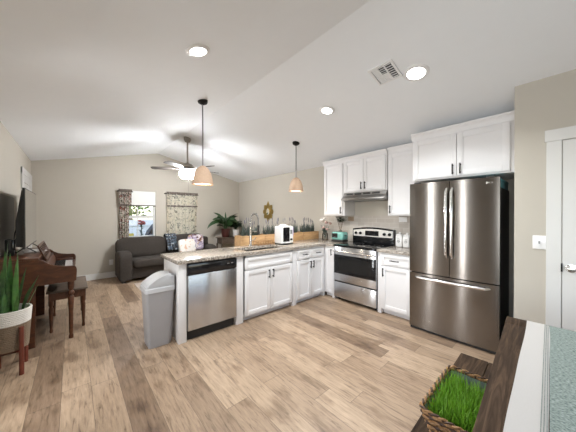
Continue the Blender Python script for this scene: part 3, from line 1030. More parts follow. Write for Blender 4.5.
d = thing('wall_cabinet', 'white double door wall cabinet directly above the range hood', 'wall cabinet', (XU, 2.14, 1.8), 'white wall cabinets')
XU2 = 3.567
mb = MB(); mb.box(XU2, XR - .005, 1.748, 2.53, 1.789, 2.36); obj('body', mb, M['cab'], d)
x = shaker('door', 'x', XU2, 2.139, 2.515, 1.803, 2.325, d); pull('x', XU2, 2.172, 1.89, .12, True, x)
x = shaker('door', 'x', XU2, 1.765, 2.139, 1.803, 2.325, d); pull('x', XU2, 2.106, 1.89, .12, True, x)
crown('crown', XU2, 1.748, 2.533, 2.335, 2.409, d)
d = thing('wall_cabinet', 'white single door wall cabinet between range hood and fridge', 'wall cabinet', (XU, 1.5, 1.4), 'white wall cabinets')
mb = MB(); mb.box(XU, XR - .005, 1.28, 1.744, 1.395, 2.36); obj('body', mb, M['cab'], d)
x = shaker('door', 'x', XU, 1.295, 1.735, 1.41, 2.325, d); pull('x', XU, 1.70, 1.49, .12, True, x)
crown('crown', XU, 1.28, 1.745, 2.335, 2.42, d)
XO = 3.30
d = thing('wall_cabinet', 'deep white double door wall cabinet over the fridge', 'wall cabinet', (XO, .78, 1.84), 'white wall cabinets')
mb = MB(); mb.box(XO, XR - .005, .295, 1.275, 1.838, 2.40); obj('body', mb, M['cab'], d)
x = shaker('door', 'x', XO, .79, 1.262, 1.855, 2.345, d); pull('x', XO, .825, 1.935, .12, True, x)
x = shaker('door', 'x', XO, .335, .79, 1.855, 2.345, d); pull('x', XO, .752, 1.935, .12, True, x)
crown('crown', XO, .292, 1.285, 2.36, 2.442, d)

# ------------------------------------------------------------------ fridge
XF = 3.144
y0, y1 = .398, 1.254
ym = .822
d = thing('refrigerator', 'stainless french door refrigerator with a bottom freezer drawer', 'refrigerator', (3.5, .826, 0))
mb = MB(); mb.box(XF + .065, 3.88, y0 + .006, y1 - .006, .05, 1.69); obj('body', mb, M['blackmatt'], d)
def bowed(mb, a, b, z0, z1, th=.058):
    n = 10
    pts = []
    for k in range(n + 1):
        y = a + (b - a) * k / n
        s = (y - y0) / (y1 - y0) * 2 - 1
        pts.append((XF + .016 * s * s, y))
    pts += [(XF + th, b), (XF + th, a)]
    mb.prism(pts, 'z', z0, z1)
    return mb
for a, b in ((y0, ym - .003), (ym + .003, y1)):
    mb = bowed(MB(), a, b, .712, 1.79); dr = obj('door', mb, M['fridge_steel'], d)
    s = 1 if a > .5 else -1
    y = ym + s * .027
    mb = MB(); mb.tube([(XF - .004, y, .93), (XF - .045, y, .97), (XF - .052, y, 1.33), (XF - .045, y, 1.66), (XF - .004, y, 1.70)], .0165, 12); obj('handle', mb, M['steel_bright'], dr)
mb = bowed(MB(), y0, y1, .036, .700); dr = obj('freezer_drawer', mb, M['fridge_steel'], d)
mb = MB(); mb.tube([(XF + .01, y0 + .08, .655), (XF - .035, y0 + .11, .655), (XF - .052, ym, .655), (XF - .035, y1 - .11, .655), (XF + .01, y1 - .08, .655)], .018, 12); obj('handle', mb, M['steel_bright'], dr)
mb = MB(); mb.lathe([(.006, XF + .001), (.006, XF - .0015)], (0, 1.02, .15), 12, 'x'); obj('badge', mb, M['steel_bright'], dr)
mb = MB(); mb.box(XF + .02, XF + .065, y0 + .01, y1 - .01, .008, .034); obj('kick_plate', mb, M['blackmatt'], d)
# small pale maker's mark: a ring and two letters
mb = MB(); mb.lathe([(.011, XF + .009), (.011, XF + .0068)], (0, .495, 1.735), 20, 'x'); obj('emblem', mb, M['steel_bright'], d)
mb = MB()
for (ya_, za_, yb_, zb_) in ((.478, 1.725, .4755, 1.745), (.478, 1.725, .468, 1.7275), (.462, 1.725, .4595, 1.745), (.462, 1.7425, .450, 1.745), (.462, 1.725, .450, 1.7275), (.4525, 1.725, .450, 1.735)):
    mb.box(XF + .0075, XF + .0098, ya_, yb_, za_, zb_)
obj('lettering', mb, M['steel_bright'], d)
for y in (y0 + .08, y1 - .08):
    mb = MB(); mb.lathe([(.02, 0), (.02, .052)], (XF + .12, y, 0), 12); obj('foot', mb, M['blackmatt'], d)
    mb = MB(); mb.box(XF + .02, XF + .068, y - .03, y + .03, 1.79, 1.805); obj('hinge_cover', mb, M['blackmatt'], d)
for y in (y0 + .08, y1 - .08):
    mb = MB(); mb.lathe([(.02, 0), (.02, .052)], (3.80, y, 0), 12); obj('foot', mb, M['blackmatt'], d)
d = thing('storage_box', 'flat teal box lying on top of the fridge near the pantry wall', 'box', (3.5, .46, 1.691))
mb = MB(); mb.box(XF + .07, 3.80, .405, .62, 1.691, 1.765, .004); obj('box_base', mb, M['teal_dull'], d)
mb = MB(); mb.box(XF + .068, 3.803, .402, .623, 1.765, 1.785, .003); obj('lid', mb, M['teal_dull'], d)

# ------------------------------------------------------------------ small things on the worktops
# white countertop appliance
d = thing('countertop_ice_maker', 'white countertop appliance with a tall black glass window beside the sink', 'appliance', (2.66, 3.08, CT))
ax0, ax1, ay0, ay1 = 2.53, 2.80, 3.00, 3.20
mb = MB(); mb.box(ax0, ax1, ay0, ay1, .93, 1.222, .03, 4); obj('body', mb, M['white_plastic'], d)
mb = MB(); mb.box(ax0 + .035, ax1 - .095, ay0 - .006, ay0 + .02, .965, 1.205, .008); obj('window', mb, M['glass_black'], d)
mb = MB(); mb.box(ax1 - .080, ax1 - .036, ay0 - .006, ay0 + .01, 1.09, 1.16, .003); obj('side_window', mb, M['grey_metal'], d)
mb = MB(); mb.box(ax1 - .082, ax1 - .034, ay0 - .006, ay0 + .01, .985, 1.015, .003); obj('display', mb, M['black'], d)
mb = MB(); mb.box(ax1 - .024, ax1 - .012, ay0 - .004, ay0 + .01, 1.06, 1.20, .003); obj('side_strip', mb, M['pink'], d)
mb = MB(); mb.ell((ax0 + .11, ay0 + .10, 1.222), (.07, .07, .03)); obj('lid_knob', mb, M['white_plastic'], d)
mb = MB(); mb.box(ax0 + .01, ax1 - .01, ay0 + .0, ay1 - .01, .917, .932, .003); obj('base', mb, M['blackmatt'], d)
mb = MB(); mb.box(ax0 + .045, ax1 - .10, ay0 - .045, ay0 + .005, .95, .965, .004); obj('drip_tray', mb, M['white_plastic'], d)

# teal toaster
d = thing('toaster', 'teal two slot toaster with a black base beside the range', 'toaster', (3.66, 2.74, .917))
mb = MB(); mb.box(3.57, 3.75, 2.56, 2.82, .955, 1.10, .035, 4); obj('shell', mb, M['teal'], d)
mb = MB(); mb.box(3.575, 3.745, 2.565, 2.815, .920, .957, .006); obj('base', mb, M['blackmatt'], d)
mb = MB(); mb.box(3.563, 3.575, 2.67, 2.79, .995, 1.075, .004); obj('front_panel', mb, M['black'], d)
for x in (3.625, 3.675):
    mb = MB(); mb.box(x, x + .025, 2.60, 2.78, 1.094, 1.1025); obj('slot', mb, M['blackmatt'], d)
mb = MB(); mb.box(3.63, 3.67, 2.543, 2.565, 1.03, 1.045, .003); obj('lever', mb, M['blackmatt'], d)
# vase with dark foliage behind it
d = thing('vase', 'dark leaved bouquet in a slim glass vase behind the teal toaster', 'vase', (3.82, 2.79, .917))
mb = MB(); mb.lathe([(.032, .917), (.036, .93), (.034, 1.0), (.024, 1.08), (.028, 1.12)], (3.82, 2.79, 0), 18); obj('glass', mb, M['clear'], d)
mb = MB()
for k in range(7):
    a = 2 * PI * k / 7
    mb.tube([(3.82, 2.79, .93), (3.82 + .012 * math.cos(a), 2.79 + .012 * math.sin(a), 1.12), (3.82 + .05 * math.cos(a), 2.79 + .06 * math.sin(a), 1.30)], .0025, 5)
obj('stems', mb, M['bark'], d)
mb = MB()
for k in range(80):
    a = random.uniform(0, 2 * PI); r = random.uniform(.0, .075)
    mb.leaf((3.815 + r * math.cos(a), 2.79 + 1.3 * r * math.sin(a), 1.30 + random.uniform(-.03, .05)), a, random.uniform(0, 60), -20, random.uniform(.03, .06), .03, 4)
obj('foliage', mb, M['leaf_dark'], d)
# glass jar of white and blush flowers
d = thing('flower_jar', 'clear glass jar with white and blush flowers in the worktop corner', 'flowers', (3.74, 3.10, .917))
mb = MB(); mb.lathe([(.05, .917), (.056, .925), (.056, 1.03), (.048, 1.05), (.05, 1.06)], (3.74, 3.10, 0), 20); obj('jar', mb, M['clear'], d)
mb = MB()
for k in range(9):
    a = 2 * PI * k / 9
    mb.tube([(3.74, 3.10, .93), (3.74 + .03 * math.cos(a), 3.10 + .03 * math.sin(a), 1.06), (3.74 + .07 * math.cos(a), 3.10 + .09 * math.sin(a), 1.20)], .003, 5)
for k in range(30):
    a = random.uniform(0, 2 * PI)
    mb.leaf((3.74 + .035 * math.cos(a), 3.10 + .035 * math.sin(a), random.uniform(1.04, 1.13)), a, 45, -25, random.uniform(.06, .11), .03, 4)
obj('stems', mb, M['leaf_blue'], d)
mb = MB()
for dx, dy, z, r in ((-.03, .06, 1.30, .045), (0, .02, 1.33, .035), (.03, .08, 1.27, .035)):
    mb.ell((3.74 + dx, 3.10 + dy, z), (r, r, r * .75), nu=12, nv=8)
obj('white_blooms', mb, M['flower_white'], d)
mb = MB()
for dx, dy, z, r in ((-.02, -.05, 1.26, .036), (.03, -.10, 1.24, .032), (-.04, -.08, 1.13, .03), (-.05, .0, 1.16, .03)):
    mb.ell((3.74 + dx, 3.10 + dy, z), (r, r, r * .75), nu=12, nv=8)
obj('blush_blooms', mb, M['flower_pink'], d)

# white canisters with a scrolled mark
def canister(x, y, label):
    d = thing('canister', label, 'canister', (x, y, .917), 'white canisters beside the range')
    mb = MB(); mb.box(x - .048, x + .048, y - .048, y + .048, .917, 1.085, .010, 3); b = obj('body', mb, M['pot_white'], d)
    mb = MB(); mb.box(x - .044, x + .044, y - .044, y + .044, 1.086, 1.108, .006); mb.lathe([(.012, 1.107), (.010, 1.118), (.017, 1.128), (.014, 1.138), (.003, 1.14)], (x, y, 0), 14); obj('lid', mb, M['pot_white'], d)
    mb = MB()
    pts = []
    for k in range(26):
        a = k / 25 * 3.1 * PI
        r = .006 + .020 * k / 25
        pts.append((x - .0492, y + .004 + r * math.cos(a) * .8, 1.0 + r * math.sin(a)))
    mb.tube(pts, .0022, 5)
    mb.tube([(x - .0492, y + .02, 1.035), (x - .0492, y - .005, 1.045), (x - .0492, y - .022, 1.03)], .002, 5)
    obj('scroll_mark', mb, M['blackmatt'], b)
    return d
c1 = canister(3.79, 1.65, 'white lidded canister with a dark scroll mark nearer the range')
copy_tree(c1, None, (3.775, 1.535, .917), 'white lidded canister with a dark scroll mark nearer the fridge')

def plate(name, label, cat, face, at, u, v, w, h, m, kind):
    loc = (at, u, v) if face == 'x' else (u, at, v)
    d = thing(name, label, cat, loc)
    mb = MB(); fbox(mb, face, at, u - w / 2, u + w / 2, v - h / 2, v + h / 2, .0003, .006, .002); p = obj('cover_plate', mb, m, d)
    if kind == 'switch':
        mb = MB(); fbox(mb, face, at, u - .006, u + .006, v - .012, v + .012, .006, .014, .002); obj('toggle', mb, M['grey_metal'], d)
    else:
        for s in (-1, 1):
            mb = MB()
            if w > h: fbox(mb, face, at, u + s * .026 - .014, u + s * .026 + .014, v - .017, v + .017, .006, .0085, .002)
            else: fbox(mb, face, at, u - .017, u + .017, v + s * .022 - .014, v + s * .022 + .014, .006, .0085, .002)
            obj('socket', mb, m, d)
    return d
plate('light_switch', 'white light switch plate on the wall between fridge and door', 'light switch', 'x', XW, .123, 1.165, .085, .12, M['white_plastic'], 'switch')
plate('wall_outlet', 'white wall outlet low on the back wall left of the sofa', 'outlet', 'y', YB, .648, .345, .075, .12, M['white_plastic'], 'outlet')
plate('wall_outlet', 'pale outlet plate on the backsplash above the white canisters', 'outlet', 'x', XR - .008, 1.655, 1.335, .125, .08, M['white_plastic'], 'outlet')
tan = mat('shaded_plate', (.36, .26, .18), .4)  # warm shade on a white plate, painted in as tan
plate('wall_outlet', 'outlet plate on the backsplash between toaster and range, shade painted in tan', 'outlet', 'x', XR - .008, 2.61, 1.335, .125, .08, tan, 'outlet')

# ------------------------------------------------------------------ planter boxes behind the peninsula
PY0, PY1 = 3.40, 3.62
spike_names = ['just behind the faucet', 'half hidden by the white appliance', 'just right of the white appliance', 'at the corner end of the row']
for k in range(4):
    x0 = 2.02 + .47 * k + .003; x1 = x0 + .464
    d = thing('planter_box', 'wooden planter box of grey green spikes, ' + spike_names[k], 'planter', ((x0 + x1) / 2, 3.51, 0), 'wooden planter boxes in a row')
    mb = MB()
    tk = .018
    mb.box(x0, x1, PY0, PY0 + tk, 0.0, 1.065, .002); mb.box(x0, x1, PY1 - tk, PY1, 0, 1.065, .002)
    mb.box(x0, x0 + tk, PY0 + tk, PY1 - tk, 0, 1.065); mb.box(x1 - tk, x1, PY0 + tk, PY1 - tk, 0, 1.065)
    obj('box', mb, M['planter'], d)
    mb = MB(); mb.box(x0 + tk, x1 - tk, PY0 + tk, PY1 - tk, .95, 1.045); obj('soil', mb, M['soil'], d)
    mb = MB()
    for i in range(120):
        bx = random.uniform(x0 + .06, x1 - .06); by = random.uniform(PY0 + .05, PY1 - .05)
        mb.leaf((bx, by, 1.03), random.uniform(0, 2 * PI), random.uniform(74, 88), random.uniform(66, 84), random.uniform(.10, .24), .012, 4)
    for c in range(3):
        cx = x0 + .10 + .13 * c
        for i in range(22):
            a = random.uniform(0, 2 * PI)
            mb.leaf((cx + .02 * math.cos(a), 3.51 + .02 * math.sin(a), 1.04), a, random.uniform(55, 80), random.uniform(30, 60), random.uniform(.07, .13), .018, 4)
    obj('foliage', mb, M['leaf_blue'], d)
    mb = MB()
    for i in range(11):
        bx = random.uniform(x0 + .05, x1 - .05); by = random.uniform(PY0 + .05, PY1 - .05); h = random.uniform(.20, .30)
        lx = random.uniform(-.03, .03)
        mb.tube([(bx, by, 1.04), (bx + lx * .5, by, 1.04 + h * .6), (bx + lx, by, 1.04 + h)], [.002, .002, .0015], 5)
        mb.ell((bx + lx, by, 1.04 + h), (.008, .008, .035), nu=8, nv=6)
    obj('flower_spikes', mb, M['lavender'], d)

# ------------------------------------------------------------------ grey swing-lid bin
d = thing('trash_can', 'tall grey plastic swing lid bin at the end of the peninsula', 'trash can', (.705, 2.97, 0))
def rrect(cx, cy, hx, hy, r, n=6):
    pts = []
    for q, (sx, sy) in enumerate(((1, 1), (-1, 1), (-1, -1), (1, -1))):
        for k in range(n + 1):
            a = PI / 2 * q + PI / 2 * k / n
            pts.append((cx + sx * (hx - r) + r * math.cos(a), cy + sy * (hy - r) + r * math.sin(a)))
    return pts
def loft(mb, rings, cap0=True, cap1=True):
    V = [[mb.bm.verts.new(p) for p in r] for r in rings]
    n = len(V[0])
    for a, b in zip(V, V[1:]):
        for k in range(n):
            mb.bm.faces.new((a[k], a[(k + 1) % n], b[(k + 1) % n], b[k]))
    if cap0: mb.bm.faces.new(V[0][::-1])
    if cap1: mb.bm.faces.new(V[-1])
    return mb
bx, by = .700, 2.955
def ring(hx, hy, z, r=.035):
    return [(x, y, z) for x, y in rrect(bx, by, hx, hy, r)]
mb = MB(); loft(mb, [ring(.108, .108, 0), ring(.114, .114, .02), ring(.138, .132, .575), ring(.142, .136, .585)]); obj('bin_body', mb, M['can'], d)
mb = MB(); loft(mb, [ring(.142, .136, .585), ring(.149, .143, .592), ring(.149, .143, .632), ring(.142, .136, .640)]); obj('rim', mb, M['can_lid'], d)
# hood lid: low at the left, arching up to a steep right end
n = 16
def hood(x0, x1, z0, lift):
    top = []
    for k in range(n + 1):
        u = k / n
        top.append((x0 + (x1 - x0) * u, z0 + .012 + lift * math.sin(min(1, u / .80) * PI / 2) ** .9 - .022 * max(0, (u - .78) / .22) ** 2))
    return top
top = hood(bx - .140, bx + .140, .638, .110)
mb = MB(); mb.prism([(bx - .140, .636)] + top + [(bx + .140, .636)], 'y', by - .132, by + .132, .010, 2); lid = obj('lid_frame', mb, M['can_lid'], d)
top2 = [(x, z + .003) for x, z in top if bx - .125 < x < bx + .06]
mb = MB(); mb.prism(top2 + [(x, z - .006) for x, z in top2[::-1]], 'y', by - .100, by + .100, .001, 1); obj('swing_flap', mb, M['can_lid'], lid)

# ------------------------------------------------------------------ sofa
d = thing('sofa', 'charcoal fabric two seat sofa in front of the windows', 'sofa', (1.75, 6.3, 0))
S = M['sofa']
sx0, sx1 = .70, 2.82
mb = MB(); mb.box(sx0 + .22, sx1 - .22, 5.96, 6.60, .06, .30, .03, 3); obj('base', mb, S, d)
mb = MB(); mb.box(sx0 + .03, sx1 - .03, 6.42, 6.66, .06, .82, .05, 3); obj('back_frame', mb, S, d)
for a in (sx0, sx1 - .235):
    mb = MB()
    pr = [(5.93, .05), (6.58, .05), (6.60, .56), (6.52, .62), (6.15, .635), (6.00, .61), (5.935, .55), (5.915, .47)]
    mb.prism(pr, 'x', a, a + .235, .045, 4); obj('arm', mb, S, d)
mid = 1.70
for a, b in ((sx0 + .235, mid), (mid, sx1 - .235)):
    mb = MB(); mb.ell(((a + b) / 2, 6.17, .375), ((b - a) / 2, .29, .095), .35, .25, 36, 14); obj('seat_cushion', mb, S, d)
for a, b, z in ((sx0 + .0, mid, .90), (mid, sx1 - .19, .915)):
    rot = Matrix.Rotation(R(-9), 3, 'X')
    mb = MB(); mb.ell(((a + b) / 2, 6.47, z - .235), ((b - a) / 2, .14, .235), .4, .32, 36, 16, rot); obj('back_cushion', mb, S, d)
for x in (sx0 + .08, sx1 - .08):
    for y in (5.98, 6.58):
        mb = MB(); mb.box(x - .03, x + .03, y - .03, y + .03, 0, .06); obj('foot', mb, M['blackmatt'], d)

# throw over the back, pillows on the seat
mb = MB()
path = [(6.66, .62), (6.655, .80), (6.61, .91), (6.53, .945), (6.44, .935), (6.37, .88), (6.335, .78), (6.315, .68), (6.28, .56)]
def thr(u, v):
    s = v * (len(path) - 1); j = min(int(s), len(path) - 2); f = s - j
    y = path[j][0] + (path[j + 1][0] - path[j][0]) * f; z = path[j][1] + (path[j + 1][1] - path[j][1]) * f
    return (1.68 + .24 * u + .03 * math.sin(v * 5) + .13 * max(0, v - .5) * (1), y - .008 * math.sin(u * 22) - .008, z + .008 * math.sin(u * 22 + 1))
mb.sheet(thr, 24, 24); mb.solid(.006)
o = obj('throw_blanket', mb, M['throw'], loc=(1.8, 6.5, .9)); tag(o, 'blue and white patterned throw draped over the sofa back', 'throw')
def pillow(x, y, z, w, h, tilt, yaw, m, label):
    rot = (Matrix.Rotation(R(yaw), 3, 'Z') @ Matrix.Rotation(R(tilt), 3, 'X'))
    mb = MB()
    mb.ell((x, y, z), (w / 2, .055, h / 2), .35, .3, 28, 14, rot)
    o = obj('throw_pillow', mb, m, loc=(x, y, z)); tag(o, label, 'pillow', 'pillows on the sofa')
    return o
pillow(2.08, 6.04, .65, .40, .34, -15, 8, M['pillow_print'], 'white printed throw pillow on the sofa seat, partly behind the worktop')
pillow(2.36, 6.22, .71, .38, .40, -14, -8, M['pillow_multi'], 'purple and gold patterned throw pillow at the sofa right arm')

# rug
d = thing('area_rug', 'pale cream rug on the floor between sofa and peninsula', 'rug', (2, 4.9, 0))
mb = MB(); mb.box(.93, 2.9, 4.2, 5.78, .001, .010, .003); obj('pile', mb, M['rug'], d)

# ------------------------------------------------------------------ curtains and blind
def ruffle(x0, x1, z0, z1, y, amp, n, ph=0., t=.003, taper=0., nz_=10):
    mb = MB()
    def f(u, v):
        x = x0 + (x1 - x0) * u
        k = amp * (.5 + .5 * v)
        return (x + .3 * amp * math.sin(u * n * 4 * PI + ph), y - k * math.sin(u * n * 2 * PI + ph) - taper * (1 - v), z1 + (z0 - z1) * v)
    mb.sheet(f, int(n * 12), nz_); mb.solid(t)
    return mb
def curtain(x0, x1, m, label, amp, n, lowx):
    d = thing('curtain', label, 'curtain', ((x0 + x1) / 2, YB - .06, .88), 'curtains of the two windows')
    obj('lower_panel', ruffle(x0 + .01, lowx, .82, 1.655, YB - .055, amp, n), m, d)
    obj('valance', ruffle(x0, x1, 1.63, 1.96, YB - .085, amp * .8, n + 1, 1), m, d)
    obj('top_ruffle', ruffle(x0 - .01, x1 + .01, 1.93, 2.0, YB - .095, amp * .7, n + 5, 2), M['ruffle'], d)
    obj('lower_ruffle', ruffle(x0, x1, 1.62, 1.655, YB - .098, amp * .7, n + 5, 2), M['ruffle'], d)
    mb = MB(); mb.tube([(x0 - .04, YB - .07, 1.95), (x1 + .04, YB - .07, 1.95)], .008, 8)
    for x in (x0 - .03, x1 + .03):
        mb.box(x - .006, x + .006, YB - .07, YB - .001, 1.94, 1.96)
    obj('curtain_rod', mb, M['handle'], d)
curtain(.785, 1.02, M['curtain'], 'dark floral curtain gathered at the left of the left window', .022, 4, .98)
curtain(1.785, 2.56, M['curtain_light'], 'pale botanical curtain drawn across the right window', .014, 9, 2.55)
d = thing('roller_blind', 'white fabric blind lowered over the top of the left window', 'blind', (1.29, YB + .03, 2.0))
mb = MB(); mb.box(1.01, 1.553, YB + .012, YB + .018, 1.645, 1.982); obj('cloth', mb, M['shade_white'], d)
mb = MB(); mb.box(1.01, 1.553, YB + .008, YB + .022, 1.618, 1.645, .003); obj('hem_bar', mb, M['hem'], d)

# ------------------------------------------------------------------ plant table with two plants
d = thing('plant_table', 'small dark wooden plant table in the far right corner', 'side table', (3.35, 6.38, 0))
mb = MB(); mb.box(3.06, 3.72, 6.20, 6.58, .745, .772, .004); obj('table_top', mb, M['darkwood'], d)
mb = MB(); mb.box(3.10, 3.68, 6.23, 6.55, .60, .745); obj('apron', mb, M['darkwood'], d)
for x in (3.10, 3.66):
    for y in (6.24, 6.54):
        mb = MB(); mb.box(x - .02, x + .02, y - .02, y + .02, 0, .60, .003); obj('leg', mb, M['darkwood'], d)
d = thing('potted_plant', 'large broad leaved plant in a dark red pot on the plant table', 'plant', (3.28, 6.38, .773))
c = (3.28, 6.38)
mb = MB(); mb.lathe([(.09, .773), (.105, .79), (.135, .98), (.145, .99), (.145, 1.015), (.130, 1.015), (.122, .985)], (*c, 0), 24); obj('pot', mb, M['pot_red'], d)
mb = MB(); mb.lathe([(.004, .99), (.123, .985)], (*c, 0), 20, closed=False); obj('soil', mb, M['soil'], d)
mb = MB()
rs = random.Random(3)
for k in range(30):
    a = 2 * PI * k / 30 * 1.0 + rs.uniform(-.2, .2)
    l = rs.uniform(.26, .40)
    d0 = Vector((math.cos(a), math.sin(a) * .55, 0)).normalized(); a2 = math.atan2(d0.y, d0.x)
    r = rs.uniform(.02, .08); h = rs.uniform(.08, .26)
    p0 = Vector((c[0] + .02 * math.cos(a), c[1] + .02 * math.sin(a), .99)); p1 = p0 + Vector((d0.x * r, d0.y * r, h))
    mb.tube([p0, (p0 + p1) / 2 + Vector((0, 0, .02)), p1], .005, 5)
    mb.leaf(p1, a2, rs.uniform(20, 65), rs.uniform(-50, 5), l * (.7 if d0.y > .3 else 1), .14, 8, roll=rs.uniform(-65, 65))
# the long leaf that hangs to the left and the tall ones on top
mb.leaf((c[0] - .08, c[1] - .02, 1.17), PI * 1.02, 25, -65, .56, .11, 10, roll=50)
mb.leaf((c[0] - .03, c[1], 1.22), PI * .97, 55, 15, .42, .12, 8, roll=45)
mb.leaf((c[0] - .0, c[1], 1.20), 1.4, 88, 80, .30, .05, 8)
mb.leaf((c[0] + .04, c[1] - .02, 1.22), -.15, 45, 0, .36, .11, 8, roll=-50)
obj('foliage', mb, M['leaf'], d)
d = thing('potted_plant', 'smaller bushy plant in a white pot on the plant table', 'plant', (3.58, 6.36, .773))
c = (3.59, 6.34)
mb = MB(); mb.lathe([(.065, .773), (.075, .785), (.095, .95), (.1, .955), (.1, .975), (.088, .975), (.084, .955)], (*c, 0), 24); obj('pot', mb, M['pot_white'], d)
mb = MB(); mb.lathe([(.004, .955), (.085, .955)], (*c, 0), 20, closed=False); obj('soil', mb, M['soil'], d)
mb = MB()
for k in range(34):
    a = rs.uniform(0, 2 * PI); h = rs.uniform(.05, .22); r = rs.uniform(.0, .06)
    p1 = Vector((c[0] + r * math.cos(a), c[1] + r * math.sin(a), .95 + h))
    mb.tube([(c[0], c[1], .95), p1], .003, 5)
    mb.leaf(p1, a, rs.uniform(10, 60), rs.uniform(-60, 0), rs.uniform(.14, .24), .085, 6, roll=rs.uniform(-60, 60))
obj('foliage', mb, M['leaf_dark'], d)

# ------------------------------------------------------------------ sunburst mirror
d = thing('sunburst_mirror', 'gold sunburst wall mirror with a small oval glass', 'mirror', (XR, 5.19, 1.495))
c = (5.19, 1.495)
mb = MB()
for k in range(8):
    a = PI / 2 + 2 * PI * k / 8
    L = .285 if k % 4 == 0 else .235 if k % 2 == 0 else .25
    Lr = L
    def q(r, s):
        return (c[0] + r * math.cos(a) - s * math.sin(a), c[1] + r * math.sin(a) + s * math.cos(a))
    mb.prism([q(.07, -.022), q(.15, -.068), q(.20, -.058), q(Lr, 0), q(.20, .058), q(.15, .068), q(.07, .022)], 'x', XR - .018 - .003 * (k % 2), XR - .004 - .003 * (k % 2), .003, 1)
obj('rays', mb, M['gold'], d)
mb = MB()
mb.lathe([(.09, XR - .004), (.105, XR - .012), (.10, XR - .028), (.085, XR - .032), (.078, XR - .024)], (0, *c), 28, 'x', .85, 1.1, closed=False); obj('frame', mb, M['gold'], d)
mb = MB(); mb.lathe([(.004, XR - .026), (.080, XR - .024), (.080, XR - .006)], (0, *c), 28, 'x', .85, 1.1); obj('glass', mb, M['mirror'], d)

# ------------------------------------------------------------------ piano
PN, PFar = 3.69, 4.88
d = thing('piano', 'brown wooden upright piano against the left wall', 'piano', (-.3, 4.28, 0))
P = M['piano']
outline = [(-.55, .653), (-.302, .653), (-.30, .60), (-.30, .0), (-.55, .0)]
arm = [(-.57, 0), (-.30, 0), (-.30, .653), (.012, .653), (.030, .662), (.036, .776), (.030, .810), (.012, .829), (-.06, .832), (-.125, .838), (-.165, .852), (-.20, .880), (-.235, .915), (-.275, .930), (-.57, .930)]
for a, b in ((PN, PN + .035), (PFar - .035, PFar)):
    mb = MB(); mb.prism(arm, 'y', a, b, .004, 1); obj('side_panel', mb, P, d)
mb = MB(); mb.box(-.57, -.43, PN + .035, PFar - .035, .02, .655); mb.box(-.57, -.315, PN + .035, PFar - .035, .655, .925); obj('case', mb, P, d)
mb = MB(); mb.box(-.575, -.27, PN - .006, PFar + .006, .930, .952, .005); obj('lid', mb, P, d)
mb = MB(); mb.box(-.315, .02, PN + .035, PFar - .035, .655, .715); obj('key_bed', mb, P, d)
mb = MB(); mb.box(.0, .024, PN + .035, PFar - .035, .655, .745, .004); obj('key_slip', mb, P, d)
mb = MB(); mb.prism([(-.315, .75), (-.18, .75), (-.185, .79), (-.215, .868), (-.315, .868)], 'y', PN + .035, PFar - .035); obj('fallboard', mb, P, d)
nk = 40
wk = (PFar - PN - .19) / nk
for a, b in ((PN + .035, PN + .095), (PFar - .095, PFar - .035)):
    mb = MB(); mb.box(-.18, .0, a, b, .716, .775, .004); obj('key_block', mb, P, d)
mb = MB()
for k in range(nk):
    a = PN + .095 + wk * k
    mb.box(-.178, -.004, a + .0007, a + wk - .0007, .716, .748, .0015, 1)
obj('white_keys', mb, M['key_white'], d)['kind'] = 'stuff'
mb = MB()
for k in range(nk - 1):
    if k % 7 in (2, 6):
        continue
    a = PN + .095 + wk * (k + 1)
    mb.box(-.178, -.075, a - .0055, a + .0055, .748, .760, .0015, 1)
obj('black_keys', mb, M['black'], d)['kind'] = 'stuff'
legp = [(.020, 0), (.022, .03), (.016, .05), (.020, .08), (.020, .30), (.026, .40), (.028, .47), (.018, .49), (.030, .51), (.030, .53), (.018, .55), (.028, .57), (.030, .60), (.030, .655)]
for y in (PN + .035, PFar - .04):
    mb = MB(); mb.lathe(legp, (-.016, y, 0), 16); obj('leg', mb, P, d)
mb = MB()
# fretwork music desk leaning on the lid
T = Matrix.Translation((-.232, 4.38, .872)) @ Matrix.Rotation(R(-22), 4, 'Y')
def fr(y0, y1, z0, z1): mb.box(-.008, .008, y0, y1, z0, z1, .002, 1)
fr(-.36, .36, 0, .03); fr(-.36, .36, .17, .195); fr(-.36, -.33, .03, .17); fr(.33, .36, .03, .17)
for y in (-.22, -.11, 0, .11, .22): fr(y - .012, y + .012, .03, .17)
for y in (-.275, -.165, -.055, .055, .165, .275):
    mb.lathe([(.028, -.006), (.036, 0), (.028, .006), (.020, 0), (.028, -.006)], (0, y, .10), 14, 'x', closed=False)
mb.xf(T); obj('music_desk', mb, M['bench_wood'], d)
mb = MB()
for k in range(2):
    mb.box(-.43, -.422, 3.85 + .5 * k, 4.25 + .5 * k, .2, .5)
obj('lower_panel_moulding', mb, P, d)
# loose sheets on the lid
def sheet_paper(x, y, z, rz, label):
    d = thing('sheet_music', label, 'paper', (x, y, z))
    mb = MB(); mb.box(-.10, .10, -.14, .14, 0, .004); mb.xf(Matrix.Translation((x, y, z)) @ Matrix.Rotation(R(rz), 4, 'Z')); obj('cover', mb, M['paper'], d)
sheet_paper(-.36, 4.45, .953, 8, 'pale sheet music lying on the piano lid under the screen')

